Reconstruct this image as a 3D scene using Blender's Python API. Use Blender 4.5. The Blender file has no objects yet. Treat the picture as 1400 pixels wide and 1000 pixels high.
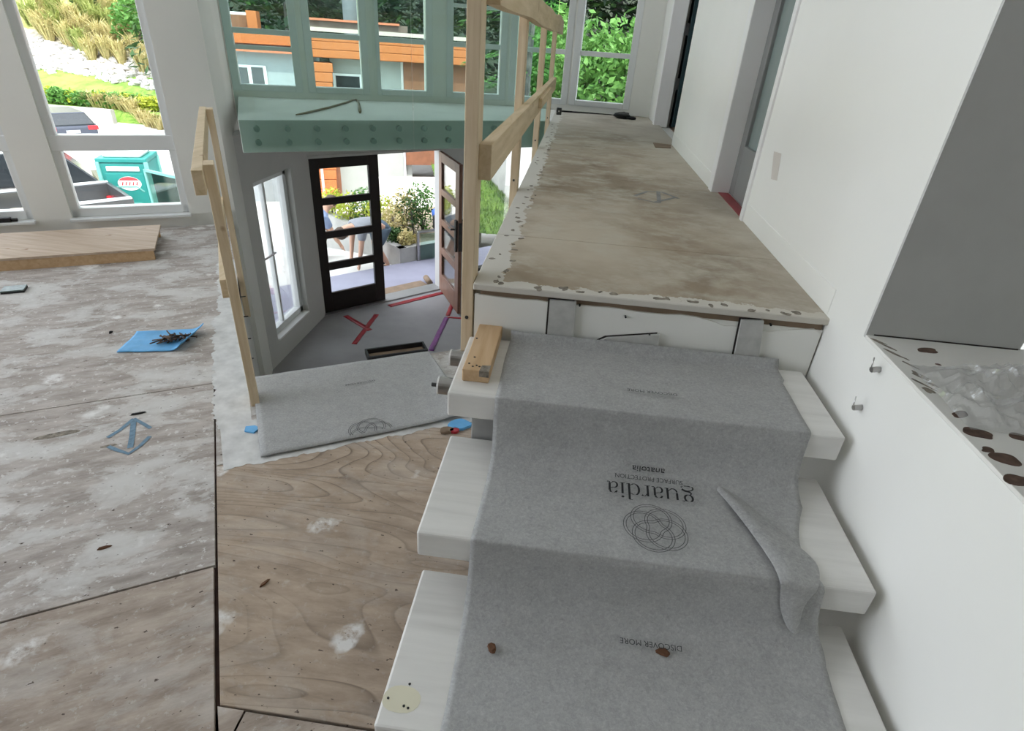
import bpy, bmesh, math, random
import numpy as np
from mathutils import Vector, Matrix, noise as mnoise

random.seed(7); np.random.seed(7)
SC = bpy.context.scene
COL = SC.collection

# ------------------------------------------------------------------ camera
V = Vector
CAM = V((0, 0, 1.577))
F = 775.0
def _cam_axes():
    d = lambda p: V((p[0]-700, p[1]-500, F))
    down = d((605, 1850)).normalized()
    f = d((802, 62)); f = (f - down*f.dot(down)).normalized()
    r = down.cross(f).normalized()
    return r, f, -down          # world X, Y, Z written in image axes (right, down, forward)
AX = _cam_axes()
M = Matrix(((AX[0].x, -AX[0].y, -AX[0].z), (AX[1].x, -AX[1].y, -AX[1].z), (AX[2].x, -AX[2].y, -AX[2].z)))
cam_d = bpy.data.cameras.new('camera'); cam = bpy.data.objects.new('camera', cam_d); COL.objects.link(cam)
cam_d.sensor_width = 36; cam_d.lens = 36*F/1400; cam_d.clip_start = .02; cam_d.clip_end = 500
cam.matrix_world = Matrix.Translation(CAM) @ M.to_4x4()
SC.camera = cam

# ------------------------------------------------------------------ sky, sun, exposure
SUN_TO = V((.42, -.55, 1.02)).normalized()
w = bpy.data.worlds.new('sky'); SC.world = w; w.use_nodes = True
nt = w.node_tree; nt.nodes.clear()
o_ = nt.nodes.new('ShaderNodeOutputWorld'); b_ = nt.nodes.new('ShaderNodeBackground')
s_ = nt.nodes.new('ShaderNodeTexSky'); s_.sky_type = 'HOSEK_WILKIE'; s_.turbidity = 5.0
s_.sun_direction = SUN_TO; s_.ground_albedo = .35
mx = nt.nodes.new('ShaderNodeMix'); mx.data_type = 'RGBA'; mx.inputs[0].default_value = .55
mx.inputs[7].default_value = (1.0, 1.03, 1.08, 1)
nt.links.new(s_.outputs[0], mx.inputs[6]); nt.links.new(mx.outputs[2], b_.inputs[0])
b_.inputs[1].default_value = 6.0
nt.links.new(b_.outputs[0], o_.inputs[0])
sd = bpy.data.lights.new('sun', 'SUN'); sd.energy = 4.6; sd.angle = .012; sd.color = (1, .95, .86)
so = bpy.data.objects.new('sun', sd); COL.objects.link(so)
so.rotation_euler = (-SUN_TO).to_track_quat('-Z', 'Y').to_euler()
vs = SC.view_settings; vs.view_transform = 'Standard'; vs.look = 'None'; vs.gamma = 1; vs.exposure = 0.2
vs.use_curve_mapping = False
SC.cycles.max_bounces = 12; SC.cycles.diffuse_bounces = 7; SC.cycles.transparent_max_bounces = 24
SC.cycles.sample_clamp_indirect = 8; SC.cycles.caustics_reflective = False; SC.cycles.caustics_refractive = False
def area_light(name, loc, target, sx, sy, watts, color=(1, 1, 1)):
    d = bpy.data.lights.new(name, 'AREA'); d.shape = 'RECTANGLE'; d.size = sx; d.size_y = sy; d.energy = watts; d.color = color
    o = bpy.data.objects.new(name, d); COL.objects.link(o); o.location = loc
    o.rotation_euler = (V(target)-V(loc)).to_track_quat('-Z', 'Z').to_euler()
    return o

# ------------------------------------------------------------------ helpers
def ray(px, py):
    v = V((px-700, py-500, F)); return V((AX[0].dot(v), AX[1].dot(v), AX[2].dot(v)))
def at_z(px, py, z):
    r = ray(px, py); return CAM + r*((z-CAM.z)/r.z)
def at_d(px, py, d):
    r = ray(px, py); return CAM + r*(d/math.hypot(r.x, r.y))
# building axes of the living room: T along the window wall, N towards it
TA = V((.857, .515, 0)).normalized(); NA = V((-TA.y, TA.x, 0))
def tn(t, n, z=0): return V((TA.x*t+NA.x*n, TA.y*t+NA.y*n, z))

def origin(o):
    l = V((0, 0, 0))
    while o is not None:
        l = l + o.location; o = o.parent
    return l
def tag(o, label=None, cat=None, group=None, kind=None):
    if label: o['label'] = label
    if cat: o['category'] = cat
    if group: o['group'] = group
    if kind: o['kind'] = kind
    return o
def empty(name, loc, label=None, cat=None, group=None, kind=None):
    o = bpy.data.objects.new(name, None); COL.objects.link(o); o.location = loc; o.empty_display_size = .1
    return tag(o, label, cat, group, kind)

class MB:
    def __init__(s): s.v = []; s.f = []
    def add(s, vs, fs):
        k = len(s.v); s.v += [V(p) for p in vs]; s.f += [tuple(i+k for i in f) for f in fs]; return s
    def hexa(s, a, b):       # two quads (lower ring a, upper ring b, both counter-clockwise from above)
        return s.add(list(a)+list(b), [(3,2,1,0),(4,5,6,7),(0,1,5,4),(1,2,6,5),(2,3,7,6),(3,0,4,7)])
    def box(s, x0, x1, y0, y1, z0, z1):
        q = [(x0,y0),(x1,y0),(x1,y1),(x0,y1)]
        return s.hexa([(x,y,z0) for x,y in q], [(x,y,z1) for x,y in q])
    def obox(s, p, ux, uy, x0, x1, y0, y1, z0, z1):     # box in the frame p, ux, uy (world up = z)
        p = V(p); ux = V(ux); uy = V(uy); up = V((0,0,1))
        q = [(x0,y0),(x1,y0),(x1,y1),(x0,y1)]
        if ux.cross(uy).z < 0: q = q[::-1]
        return s.hexa([p+ux*x+uy*y+up*z0 for x,y in q], [p+ux*x+uy*y+up*z1 for x,y in q])
    def beam(s, a, b, w, h, up=(0,0,1)):
        a = V(a); b = V(b); d = (b-a).normalized(); side = d.cross(V(up)).normalized(); u = side.cross(d)
        r = [(-w/2,-h/2),(w/2,-h/2),(w/2,h/2),(-w/2,h/2)]
        return s.hexa([a+side*x+u*y for x,y in r], [b+side*x+u*y for x,y in r])
    def prism(s, poly, z0, z1):
        n = len(poly); ar = sum(poly[i][0]*poly[(i+1)%n][1]-poly[(i+1)%n][0]*poly[i][1] for i in range(n))
        if ar < 0: poly = poly[::-1]
        return s.add([(p[0],p[1],z0) for p in poly]+[(p[0],p[1],z1) for p in poly],
            [tuple(range(n-1,-1,-1)), tuple(range(n,2*n))]+[(i,(i+1)%n,n+(i+1)%n,n+i) for i in range(n)])
    def tube(s, pts, r, seg=8, cap=True):
        pts = [V(p) for p in pts]; rs = r if isinstance(r, (list, tuple)) else [r]*len(pts); k = len(s.v); n = len(pts)
        for i, p in enumerate(pts):
            d = (pts[min(i+1,n-1)]-pts[max(i-1,0)]).normalized()
            a = d.orthogonal().normalized() if i == 0 else (a-d*a.dot(d)).normalized()
            b = d.cross(a)
            for j in range(seg):
                t = 2*math.pi*j/seg; s.v.append(p+(a*math.cos(t)+b*math.sin(t))*rs[i])
        for i in range(n-1):
            for j in range(seg):
                s.f.append((k+i*seg+j, k+i*seg+(j+1)%seg, k+(i+1)*seg+(j+1)%seg, k+(i+1)*seg+j))
        if cap:
            s.f.append(tuple(k+j for j in range(seg))[::-1]); s.f.append(tuple(k+(n-1)*seg+j for j in range(seg)))
        return s
    def grid(s, nu, nv, fn):
        k = len(s.v)
        for i in range(nu):
            for j in range(nv): s.v.append(V(fn(i/(nu-1), j/(nv-1))))
        for i in range(nu-1):
            for j in range(nv-1): s.f.append((k+i*nv+j, k+(i+1)*nv+j, k+(i+1)*nv+j+1, k+i*nv+j+1))
        return s
    def ball(s, c, rx, ry, rz, nu=10, nv=8, jit=0):
        c = V(c); k = len(s.v)
        for i in range(nv+1):
            th = math.pi*i/nv
            for j in range(nu):
                ph = 2*math.pi*j/nu; q = V((math.sin(th)*math.cos(ph), math.sin(th)*math.sin(ph), math.cos(th)))
                m = 1+jit*mnoise.noise(q*1.7+c*3.1); s.v.append(c+V((q.x*rx*m, q.y*ry*m, q.z*rz*m)))
        for i in range(nv):
            for j in range(nu): s.f.append((k+i*nu+j, k+(i+1)*nu+j, k+(i+1)*nu+(j+1)%nu, k+i*nu+(j+1)%nu))
        return s
    def ribbon(s, pts, wd, z):      # flat stroke lying in a horizontal plane
        k = len(s.v); n = len(pts)
        for i in range(n):
            a = V(pts[max(i-1,0)][:2]+(0,)); b = V(pts[min(i+1,n-1)][:2]+(0,)); d = (b-a)
            d = d.normalized() if d.length > 0 else V((1,0,0)); nn = V((-d.y,d.x,0))
            ww = (pts[i][2] if len(pts[i]) > 2 else wd)/2; p = V((pts[i][0],pts[i][1],z))
            s.v += [p+nn*ww, p-nn*ww]
        for i in range(n-1): s.f.append((k+2*i, k+2*i+1, k+2*i+3, k+2*i+2))
        return s
    def build(s, name, mat, parent=None, smooth=False, bevel=0, seg=2):
        me = bpy.data.meshes.new(name); off = origin(parent)
        me.from_pydata([tuple(p-off) for p in s.v], [], s.f); me.update()
        o = bpy.data.objects.new(name, me); COL.objects.link(o); o.parent = parent
        if mat: me.materials.append(mat)
        if smooth: me.polygons.foreach_set('use_smooth', [True]*len(me.polygons))
        if bevel:
            b = o.modifiers.new('bevel', 'BEVEL'); b.width = bevel; b.segments = seg; b.limit_method = 'ANGLE'; b.angle_limit = .6
        return o
def box(name, mat, x0, x1, y0, y1, z0, z1, parent=None, bevel=0): return MB().box(x0,x1,y0,y1,z0,z1).build(name, mat, parent, bevel=bevel)

# ------------------------------------------------------------------ materials
MATS = {}
class NT:
    def __init__(s, name):
        s.m = bpy.data.materials.new(name); s.m.use_nodes = True; s.t = s.m.node_tree
        s.b = s.t.nodes['Principled BSDF']; s.o = s.t.nodes['Material Output']; MATS[name] = s.m
    def n(s, t, **k):
        q = s.t.nodes.new('ShaderNode'+t)
        for a, v in k.items(): setattr(q, a, v)
        return q
    def l(s, a, b): s.t.links.new(a, b)
    def pos(s, scale=(1,1,1), rot=0):
        g = s.n('NewGeometry'); mp = s.n('Mapping'); mp.inputs['Scale'].default_value = scale; mp.inputs['Rotation'].default_value = (0,0,rot)
        s.l(g.outputs['Position'], mp.inputs['Vector'])
        if rot:      # rotate first, then scale
            mp.inputs['Scale'].default_value = (1,1,1); m2 = s.n('Mapping'); m2.inputs['Scale'].default_value = scale
            s.l(mp.outputs[0], m2.inputs['Vector']); return m2.outputs[0]
        return mp.outputs[0]
    def noise(s, vec, scale, detail=4, rough=.55, dist=0):
        q = s.n('TexNoise'); q.inputs['Scale'].default_value = scale; q.inputs['Detail'].default_value = detail
        q.inputs['Roughness'].default_value = rough; q.inputs['Distortion'].default_value = dist
        s.l(vec, q.inputs['Vector']); return q.outputs['Fac']
    def ramp(s, fac, stops):
        q = s.n('ValToRGB'); e = q.color_ramp.elements
        while len(e) < len(stops): e.new(.5)
        for i, (p, c) in enumerate(stops):
            e[i].position = p; e[i].color = (c if isinstance(c, tuple) else (c,c,c))+(1,)
        s.l(fac, q.inputs[0]); return q.outputs[0]
    def mix(s, fac, a, b, mode='MIX'):
        q = s.n('Mix', data_type='RGBA', blend_type=mode)
        for i, v in ((0,fac),(6,a),(7,b)):
            if isinstance(v, (int,float)): q.inputs[i].default_value = v
            elif isinstance(v, tuple): q.inputs[i].default_value = v+(1,)
            else: s.l(v, q.inputs[i])
        return q.outputs[2]
    def math(s, op, a, b=0.0):
        q = s.n('Math', operation=op)
        for i, v in ((0,a),(1,b)):
            if isinstance(v, (int,float)): q.inputs[i].default_value = v
            else: s.l(v, q.inputs[i])
        return q.outputs[0]
    def bump(s, h, st=.2, dist=.01):
        q = s.n('Bump'); q.inputs['Strength'].default_value = st; q.inputs['Distance'].default_value = dist
        s.l(h, q.inputs['Height']); s.l(q.outputs[0], s.b.inputs['Normal'])
    def col(s, c):
        if isinstance(c, tuple): s.b.inputs['Base Color'].default_value = c+(1,)
        else: s.l(c, s.b.inputs['Base Color'])
    def rough(s, r, spec=.5):
        s.b.inputs['Roughness'].default_value = r; s.b.inputs['Specular IOR Level'].default_value = spec

def plain(name, c, r=.6, var=.06, sc=8, metal=0, spec=.4, bump=0):
    q = NT(name); n = q.noise(q.pos(), sc)
    q.col(q.ramp(n, [(.3, tuple(max(0,x*(1-var)) for x in c)), (.7, tuple(min(1,x*(1+var)) for x in c))])); q.rough(r, spec)
    q.b.inputs['Metallic'].default_value = metal
    if bump: q.bump(q.noise(q.pos(), sc*12, 3), bump, .004)
    return q.m
WHITE = plain('white_wall_paint', (.80,.80,.76), .6, .025, 1.3, spec=.25, bump=.03)
TRIM = plain('white_trim_paint', (.80,.80,.79), .4, .02, 4)
WFRAME = plain('white_window_vinyl', (.74,.76,.76), .35, .02, 5)
PRIMER = plain('off_white_primer', (.72,.71,.67), .7, .05, 3)
GREYWALL = plain('even_grey_wall', (.50,.505,.485), .7, .05, 5, spec=.2)  # one even mid grey for the wall faces round the ledge opening
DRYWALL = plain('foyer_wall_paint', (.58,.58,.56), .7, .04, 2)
CEIL = plain('ceiling_paint', (.82,.82,.80), .8, .02, 2)
STEEL = plain('brushed_steel', (.42,.41,.40), .28, .08, 40, metal=1)
DARKMETAL = plain('dark_metal', (.06,.06,.06), .45, .2, 30, metal=.6)
BLACK = plain('black_plastic', (.012,.012,.013), .5, .3, 20)
DARKGAP = plain('dark_gap', (.03,.025,.022), .9, .3, 12)
TAPE = plain('red_tape', (.30,.015,.025), .35, .25, 9)
PURPLE = plain('purple_tape', (.17,.03,.20), .35, .2, 9)
CHALK = plain('blue_spray_mark', (.15,.24,.32), .9, .2, 60)
CHALK2 = plain('faint_blue_mark', (.27,.27,.26), .9, .2, 30)
CARDB = plain('brown_card', (.22,.16,.11), .9, .15, 9)
SUBFLOOR = plain('subfloor_dark', (.055,.03,.024), .9, .3, 20)
RUST = plain('glue_stain', (.10,.062,.045), .85, .45, 45)
CHIP = plain('bare_chip', (.21,.185,.15), .9, .5, 60)
REAR = plain('bounce_cut_dark', (.16,.14,.12), .7, .15, 3)  # made dark to cut light bouncing off the unseen rear walls
PAINTW = plain('spilt_white_paint', (.60,.60,.59), .75, .16, 14)

def glass(name, tint, refl=.08, rough=.0):
    q = NT(name); q.t.nodes.remove(q.b)
    tr = q.n('BsdfTransparent'); tr.inputs[0].default_value = tint+(1,)
    gl = q.n('BsdfGlossy'); gl.inputs['Roughness'].default_value = rough; gl.inputs[0].default_value = (1,1,1,1)
    fr = q.n('Fresnel'); fr.inputs[0].default_value = 1.45
    k = q.math('MULTIPLY', fr.outputs[0], refl*12)
    mxs = q.n('MixShader'); q.l(k, mxs.inputs[0]); q.l(tr.outputs[0], mxs.inputs[1]); q.l(gl.outputs[0], mxs.inputs[2])
    q.l(mxs.outputs[0], q.o.inputs[0]); return q.m
GLASS = glass('window_glass', (.97,.985,.98), .05)
GREENGLASS = glass('green_guard_glass', (.79,.90,.87), .05)
OUTGLASS = glass('outdoor_guard_glass', (.80,.92,.88), .08)

def frosted():
    q = NT('frosted_door_glass'); q.col(q.ramp(q.noise(q.pos(), 5), [(.3,(.20,.25,.24)),(.7,(.24,.29,.275))])); q.rough(.25)
    return q.m
FROST = frosted()

def plywood(name, rot, base, dark, white_amt, streak=1.0, grain=0.0):
    q = NT(name)
    p = q.pos((1,1,1), rot); ps = q.pos((2.2,8,1), rot)
    n1 = q.noise(ps, 2.2, 7, .72); n2 = q.noise(p, 2.2, 5, .6); n3 = q.noise(q.pos((1.3,2.2,1), rot), 2.1, 8, .68, .3)
    c = q.ramp(n1, [(.34, tuple(x*.86 for x in dark)), (.50, tuple((a+b)/2 for a,b in zip(dark,base))), (.64, tuple(x*1.06 for x in base))])
    if grain:
        cn = q.noise(q.pos((.55,2.5,1), rot), 1.15, 1.6, .40, .35)
        fr_ = q.math('FRACT', q.math('MULTIPLY', cn, 24.0))
        g = q.ramp(fr_, [(.0, .0), (.50, .10), (.70, .30), (.82, 1.0), (.87, 0.0)])
        gm = q.ramp(q.noise(p, 1.3, 2), [(.35, .25), (.6, 1.0)])
        c = q.mix(q.math('MULTIPLY', q.math('MULTIPLY', g, grain), gm), c, tuple(x*.50 for x in dark))
    # old plaster and paint: broad greyish smears, then crisp white blots
    sm = q.ramp(n3, [(.50, 0.0), (.535, .55), (.62, .9)])
    c = q.mix(q.math('MULTIPLY', sm, white_amt), c, (.60,.59,.57))
    vo = q.n('TexVoronoi'); vo.inputs['Scale'].default_value = 4.3; vo.inputs['Randomness'].default_value = 1
    wob = q.n('VectorMath', operation='ADD'); nz = q.n('TexNoise'); nz.inputs['Scale'].default_value = 9; nz.inputs['Detail'].default_value = 4
    q.l(p, nz.inputs['Vector']); sc_ = q.n('VectorMath', operation='SCALE'); sc_.inputs['Scale'].default_value = .16
    q.l(nz.outputs['Color'], sc_.inputs[0]); q.l(p, wob.inputs[0]); q.l(sc_.outputs[0], wob.inputs[1]); q.l(wob.outputs[0], vo.inputs['Vector'])
    blot = q.ramp(vo.outputs['Distance'], [(.15, 1.0), (.24, 0.0)])
    bl2 = q.math('MULTIPLY', blot, q.ramp(q.noise(p, 13, 5, .7), [(.34, 0.0), (.50, 1.0)]))
    bl3 = q.math('MULTIPLY', bl2, q.ramp(vo.outputs['Color'], [(.30, 0.0), (.38, .95)]))
    c = q.mix(bl3, c, (.74,.73,.71))
    fine = q.ramp(q.noise(p, 34, 4, .65), [(.60, 0.0), (.64, .9)])
    c = q.mix(q.math('MULTIPLY', fine, min(1, white_amt*.8)), c, (.66,.65,.63))
    dk = q.ramp(q.noise(q.pos((2,4,1), rot), 17, 3, .6), [(.665, 0.0), (.70, .9)])
    c = q.mix(dk, c, (.07,.05,.04))
    q.col(c); q.rough(.85, .2); q.bump(q.noise(ps, 8, 5), .25, .004)
    return q.m
ROT = -math.atan2(TA.y, TA.x)
PLY_GREY = plywood('weathered_grey_plywood', ROT, (.47,.43,.40), (.34,.30,.27), 1.0)
PLY_TAN = plywood('stained_tan_plywood', ROT, (.44,.375,.32), (.32,.26,.215), .35)
PLY_BROWN = plywood('brown_fir_plywood', 0.0, (.44,.35,.27), (.36,.28,.215), .16, grain=.95)

def landing_mat():
    q = NT('stained_landing_board'); p = q.pos()
    n1 = q.noise(p, 1.5, 5, .6, .3); n2 = q.noise(q.pos((1.0,1.3,1)), 5, 6, .7)
    c = q.ramp(n1, [(.33,(.22,.165,.115)), (.50,(.36,.295,.22)), (.66,(.50,.44,.35))])
    c = q.mix(q.ramp(n2, [(.46,0.0),(.66,.75)]), c, (.53,.50,.42))
    # white paint left along the open edges (ragged) and towards the right-hand wall
    g = q.n('NewGeometry'); sx = q.n('SeparateXYZ'); q.l(g.outputs['Position'], sx.inputs[0])
    wob = q.math('MULTIPLY', q.math('SUBTRACT', q.noise(p, 9, 5, .7), .5), .16)
    ex = q.math('ADD', sx.outputs[0], wob); ey = q.math('ADD', sx.outputs[1], wob)
    m1 = q.math('LESS_THAN', ex, -.185); m2 = q.math('LESS_THAN', ey, 1.700)
    c = q.mix(q.math('MULTIPLY', q.math('MAXIMUM', m1, m2), .9), c, (.62,.60,.55))
    m3 = q.n('MapRange'); q.l(q.math('ADD', sx.outputs[0], q.math('MULTIPLY', wob, 3.0)), m3.inputs[0]); m3.inputs[1].default_value = .45; m3.inputs[2].default_value = .85
    c = q.mix(q.math('MULTIPLY', m3.outputs[0], .6), c, (.55,.51,.43))
    m4 = q.n('MapRange'); q.l(q.math('ADD', sx.outputs[1], q.math('MULTIPLY', wob, 6.0)), m4.inputs[0]); m4.inputs[1].default_value = 3.2; m4.inputs[2].default_value = 6.8
    c = q.mix(q.math('MULTIPLY', m4.outputs[0], .5), c, (.50,.48,.42))
    q.col(c); q.rough(.8, .25); q.bump(n2, .15, .003); return q.m
LANDBOARD = landing_mat()

def marble():
    q = NT('white_stone_tread'); ps = q.pos((1.2,14,6))
    n = q.noise(ps, 1.6, 6, .6, .3)
    q.col(q.ramp(n, [(.25,(.60,.59,.56)),(.5,(.70,.69,.66)),(.75,(.76,.75,.72))])); q.rough(.35, .4); return q.m
MARBLE = marble()
def felt():
    q = NT('grey_felt'); p = q.pos()
    n = q.noise(q.pos((1,1,1)), 130, 5, .7, .8); n2 = q.noise(p, 22, 4, .6); vo = q.noise(q.pos((1,3.0,1), .5), 210, 3, .7)
    c = q.ramp(n, [(.30,(.28,.282,.278)),(.52,(.38,.382,.376)),(.72,(.50,.502,.495))])
    c = q.mix(q.ramp(vo, [(.60,0.0),(.78,.55)]), c, (.56,.56,.55)); c = q.mix(.28, c, q.ramp(n2, [(.3,(.30,.302,.30)),(.7,(.46,.462,.458))]))
    q.col(c); q.rough(.95, .1); q.bump(n2, .35, .004); return q.m
FELT = felt()
PRINT = plain('black_print', (.02,.02,.022), .8, .2, 60)
PRINT2 = plain('thin_grey_print', (.06,.06,.063), .8, .2, 60)
def lumber(name, a, b, ax=2):
    q = NT(name); s = [11,11,11]; s[ax] = .9
    tc = q.n('TexCoord'); mp = q.n('Mapping'); mp.inputs['Scale'].default_value = s; q.l(tc.outputs['Object'], mp.inputs['Vector'])
    n = q.noise(mp.outputs[0], 3.2, 4, .6, .5); k = q.ramp(q.noise(tc.outputs['Object'], 9, 2), [(.70,0.0),(.76,.75)])
    c = q.mix(k, q.ramp(n, [(.3,a),(.7,b)]), (.25,.12,.06)); q.col(c); q.rough(.7,.25); return q.m
LUMZ = lumber('pine_lumber_upright', (.58,.45,.29), (.72,.60,.43), 2)
LUMY = lumber('pine_lumber_lying', (.55,.43,.26), (.70,.57,.40), 1)
LUMBLK = lumber('fir_block', (.50,.33,.18), (.62,.44,.27), 1)
PLYTOP = lumber('pale_plywood_step', (.46,.35,.26), (.60,.49,.39), 0)
DOORDK = plain('dark_door_wood', (.016,.010,.008), .45, .25, 14)
DOORLIT = plain('sun_bounced_door_wood', (.23,.125,.085), .45, .12, 9)  # pinkish sun bounce on the open leaf put into its colour
GREYDOOR = plain('grey_door_paint', (.22,.225,.22), .45, .04, 6)
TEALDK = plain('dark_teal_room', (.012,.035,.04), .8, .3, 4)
FOYERPAPER = plain('grey_floor_paper', (.30,.295,.30), .75, .10, 2.3)
BLUEFOAM = plain('blue_foam', (.13,.40,.72), .6, .10, 22)
TEALTILE = plain('slate_green_tile', (.14,.19,.18), .35, .3, 40)
CROWBAR = plain('worn_brass_steel', (.17,.13,.06), .45, .3, 40, metal=.5)
NAILS = plain('rusty_nails', (.10,.065,.045), .6, .4, 60, metal=.4)

# ================================================================== THE SETTING
ZL, ZE, ZC = .907, -1.82, 5.3
RX = .818                                    # right-hand wall plane
def struct(o, label=None, cat=None): return tag(o, label, cat, kind='structure')

# ---- living-room floor: plywood sheets over a dark subfloor
def tnp(*pts): return [tuple(tn(a,b)[:2]) for a,b in pts]
edge_t = -.115
floor_poly = tnp((-7.2,-4.0),(-7.2,5.62),(edge_t,5.62),(edge_t,2.74),(1.15,2.74))+[(.83,1.5),(.83,-4.0)]
floor = struct(MB().prism(floor_poly, -.10, -.016).build('floor', SUBFLOOR), 'weathered plywood subfloor of the living room with dark open seams', 'floor')
def sheet(poly, mat):
    return MB().prism(poly, -.016, 0).build('plywood_sheet', mat, floor, bevel=.0015, seg=1)
g = .0035
ts = [-7.2, -4.95, -2.5, -.27]
for a, b in zip(ts[:-1], ts[1:]):
    sheet(tnp((a+g,1.56+g),(b-g,1.56+g),(b-g,2.78-g),(a+g,2.78-g)) if b > -2 else tnp((a+g,1.56+g),(b-g,1.56+g),(b-g,2.78-g),(a+g,2.78-g)), PLY_GREY)
for a, b in zip([-7.2,-4.1,-1.45], [-4.1,-1.45,edge_t]):
    sheet(tnp((a+g,2.78+g/3),(b-g/3,2.78+g/3),(b-g/3,3.36-g/5),(a+g,3.36-g/5)), PLY_GREY)
for a, b in zip([-7.2,-4.8,-2.1], [-4.8,-2.1,edge_t]):
    sheet(tnp((a+g/3,3.36+g/5),(b-g/3,3.36+g/5),(b-g/3,4.58-g/5),(a+g/3,4.58-g/5)), PLY_GREY)
    sheet(tnp((a+g/3,4.58+g/5),(b-g/3,4.58+g/5),(b-g/3,5.60),(a+g/3,5.60)), PLY_GREY)
for a, b in zip([-7.2,-5.1,-2.6], [-5.1,-2.6,-.275]):
    sheet(tnp((a+g,.34+g),(b-g,.34+g),(b-g,1.56-g),(a+g,1.56-g)), PLY_TAN)
    sheet(tnp((a+g,-.88+g),(b-g,-.88+g),(b-g,.34-g),(a+g,.34-g)), PLY_TAN)
# brown sheet beside the stair, and the strip sheets round it
p0 = tn(-.27+g, 1.068); 
sheet([(-.775,.775),(.81,.775),(.81,1.50),tuple(tn(1.12,2.10)[:2]),tuple(tn(-.27+g,2.10)[:2])], PLY_BROWN)
sheet(tnp((-.27+g,2.103),(1.14,2.103),(1.14,2.74),(edge_t,2.74),(edge_t,2.776),(-.27+g,2.776)), PLY_GREY)
sheet([(-.70,.768),(-.70,-.05),(.81,-.05),(.81,.768)], PLY_TAN)
sheet([(-.776,.768),(-.707,.768),(-.707,-.05),(-.30,-.05)][:3]+[tuple(tn(-.265,.9)[:2])], PLY_TAN)
# white paint brushed along the open floor edge
def blob_poly(cx, cy, rx, ry, n=18, rot=0, jit=.25, seed=0):
    r = random.Random(seed); out = []; n = max(n, 12) if n != 5 else 5; h = [(r.uniform(.3,1)/(k+1), r.uniform(0,6.28)) for k in range(4)]
    for i in range(n):
        a = 2*math.pi*i/n; m = 1+jit*1.3*sum(w_*math.sin((k+1)*a+p_) for k,(w_,p_) in enumerate(h)); x = rx*m*math.cos(a); y = ry*m*math.sin(a)
        out.append((cx+x*math.cos(rot)-y*math.sin(rot), cy+x*math.sin(rot)+y*math.cos(rot)))
    return out
rr = random.Random(3)
left = [(-.262-.022*mnoise.noise(V((n_*9,0,1)))-.022*rr.random()+(.03 if n_ > 3.6 else 0), n_) for n_ in np.arange(2.36, 4.62, .014)]
MB().prism(tnp((edge_t-.004,2.36))[:1]+tnp((edge_t-.004,4.62))[::-1][:1]+tnp(*left[::-1]), -.0002, .0014).build('white_paint_band', PAINTW, floor)
low = [(t_, 2.062+.02*mnoise.noise(V((t_*9,3,1)))-.012*rr.random()-(.05*max(0,t_-.45))) for t_ in np.arange(-.24, .86, .014)]
MB().prism(tnp(*low)+tnp((.86,2.14),(.30,2.15),(-.02,2.38),(-.25,2.40)), -.0002, .0012).build('white_paint_band', PAINTW, floor)
# hand-made dark scraps and scars in the sheets
for px, py, rx_, ry_ in ((80,594,.085,.018),(150,610,.03,.008)):
    q = at_z(px, py, 0); MB().prism(blob_poly(q.x,q.y,rx_,ry_,12,.55,.2,int(px)), 0, .0008).build('torn_veneer', CHIP, floor)
# blue double arrow sprayed on the floor
q = MB()
def fl(px, py): p = at_z(px, py, 0); return (p.x, p.y)
q.ribbon([fl(183,573), fl(181,595), fl(178,613)], .022, .0016)
q.ribbon([fl(147,599), fl(165,588), fl(183,573)], .018, .0017); q.ribbon([fl(183,573), fl(196,580), fl(206,586)], .016, .0018)
q.ribbon([fl(148,611), fl(160,616), fl(176,621), fl(192,610), fl(205,597)], .017, .0019)
q.build('blue_arrow_mark', CHALK, floor)

# ---- wall with the tall windows on the left (runs along T at n = 5.62), opening into open sky further left
WN = 5.62
def wbox(mb, t0, t1, z0, z1, n0=0, n1=.16): return mb.obox(V((0,0,0)), TA, NA, t0, t1, WN+n0, WN+n1, z0, z1)
wl = MB()
wbox(wl, -.43, -.07, -.1, ZC); wbox(wl, -1.525, -1.275, .0, ZC); wbox(wl, -2.61, -2.36, .0, ZC)
wbox(wl, -7.2, -.07, -.1, .105); wbox(wl, -.5, -.07, ZE, -.1); wbox(wl, -7.2, -.07, 4.9, ZC)
for t_ in (-3.55,-4.7,-5.85,-7.1): wbox(wl, t_-.1, t_+.1, .0, ZC)
struct(wl.build('wall_left', WHITE), 'white wall with tall windows over the plywood floor', 'wall')
def wall_window(k, t0, t1):
    w_ = empty('window_%d' % k, tn(t0, WN, .1)); struct(w_, 'tall white framed window in the left wall, over a low pane' , 'window')
    fr = MB()
    for a, b in ((t0-.004, t0+.055), (t1-.055, t1+.004)): wbox(fr, a, b, .105, 4.9, .03, .12)
    wbox(fr, t0, t1, .105, .175, .03, .12); wbox(fr, t0, t1, .62, .735, .02, .12); wbox(fr, t0, t1, 4.82, 4.9, .03, .12)
    fr.build('window_frame', WFRAME, w_, bevel=.006)
    wbox(MB(), t0-.01, t1+.01, .085, .108, -.05, .02).build('window_sill', WFRAME, w_, bevel=.004)
    wbox(MB(), t0+.05, t1-.05, .17, .625, .07, .076).build('pane', GLASS, w_); wbox(MB(), t0+.05, t1-.05, .73, 4.83, .07, .076).build('pane', GLASS, w_)
    return w_
WIN = [wall_window(1, -1.275, -.43), wall_window(2, -2.36, -1.525), wall_window(7, -3.45, -2.61)]
WIN[1]['label'] = 'tall white window left of the one with the toilet view'
WIN[0]['label'] = 'tall white window showing a green portable toilet outside'
WIN[2]['label'] = 'third tall white window along the left wall'

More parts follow.
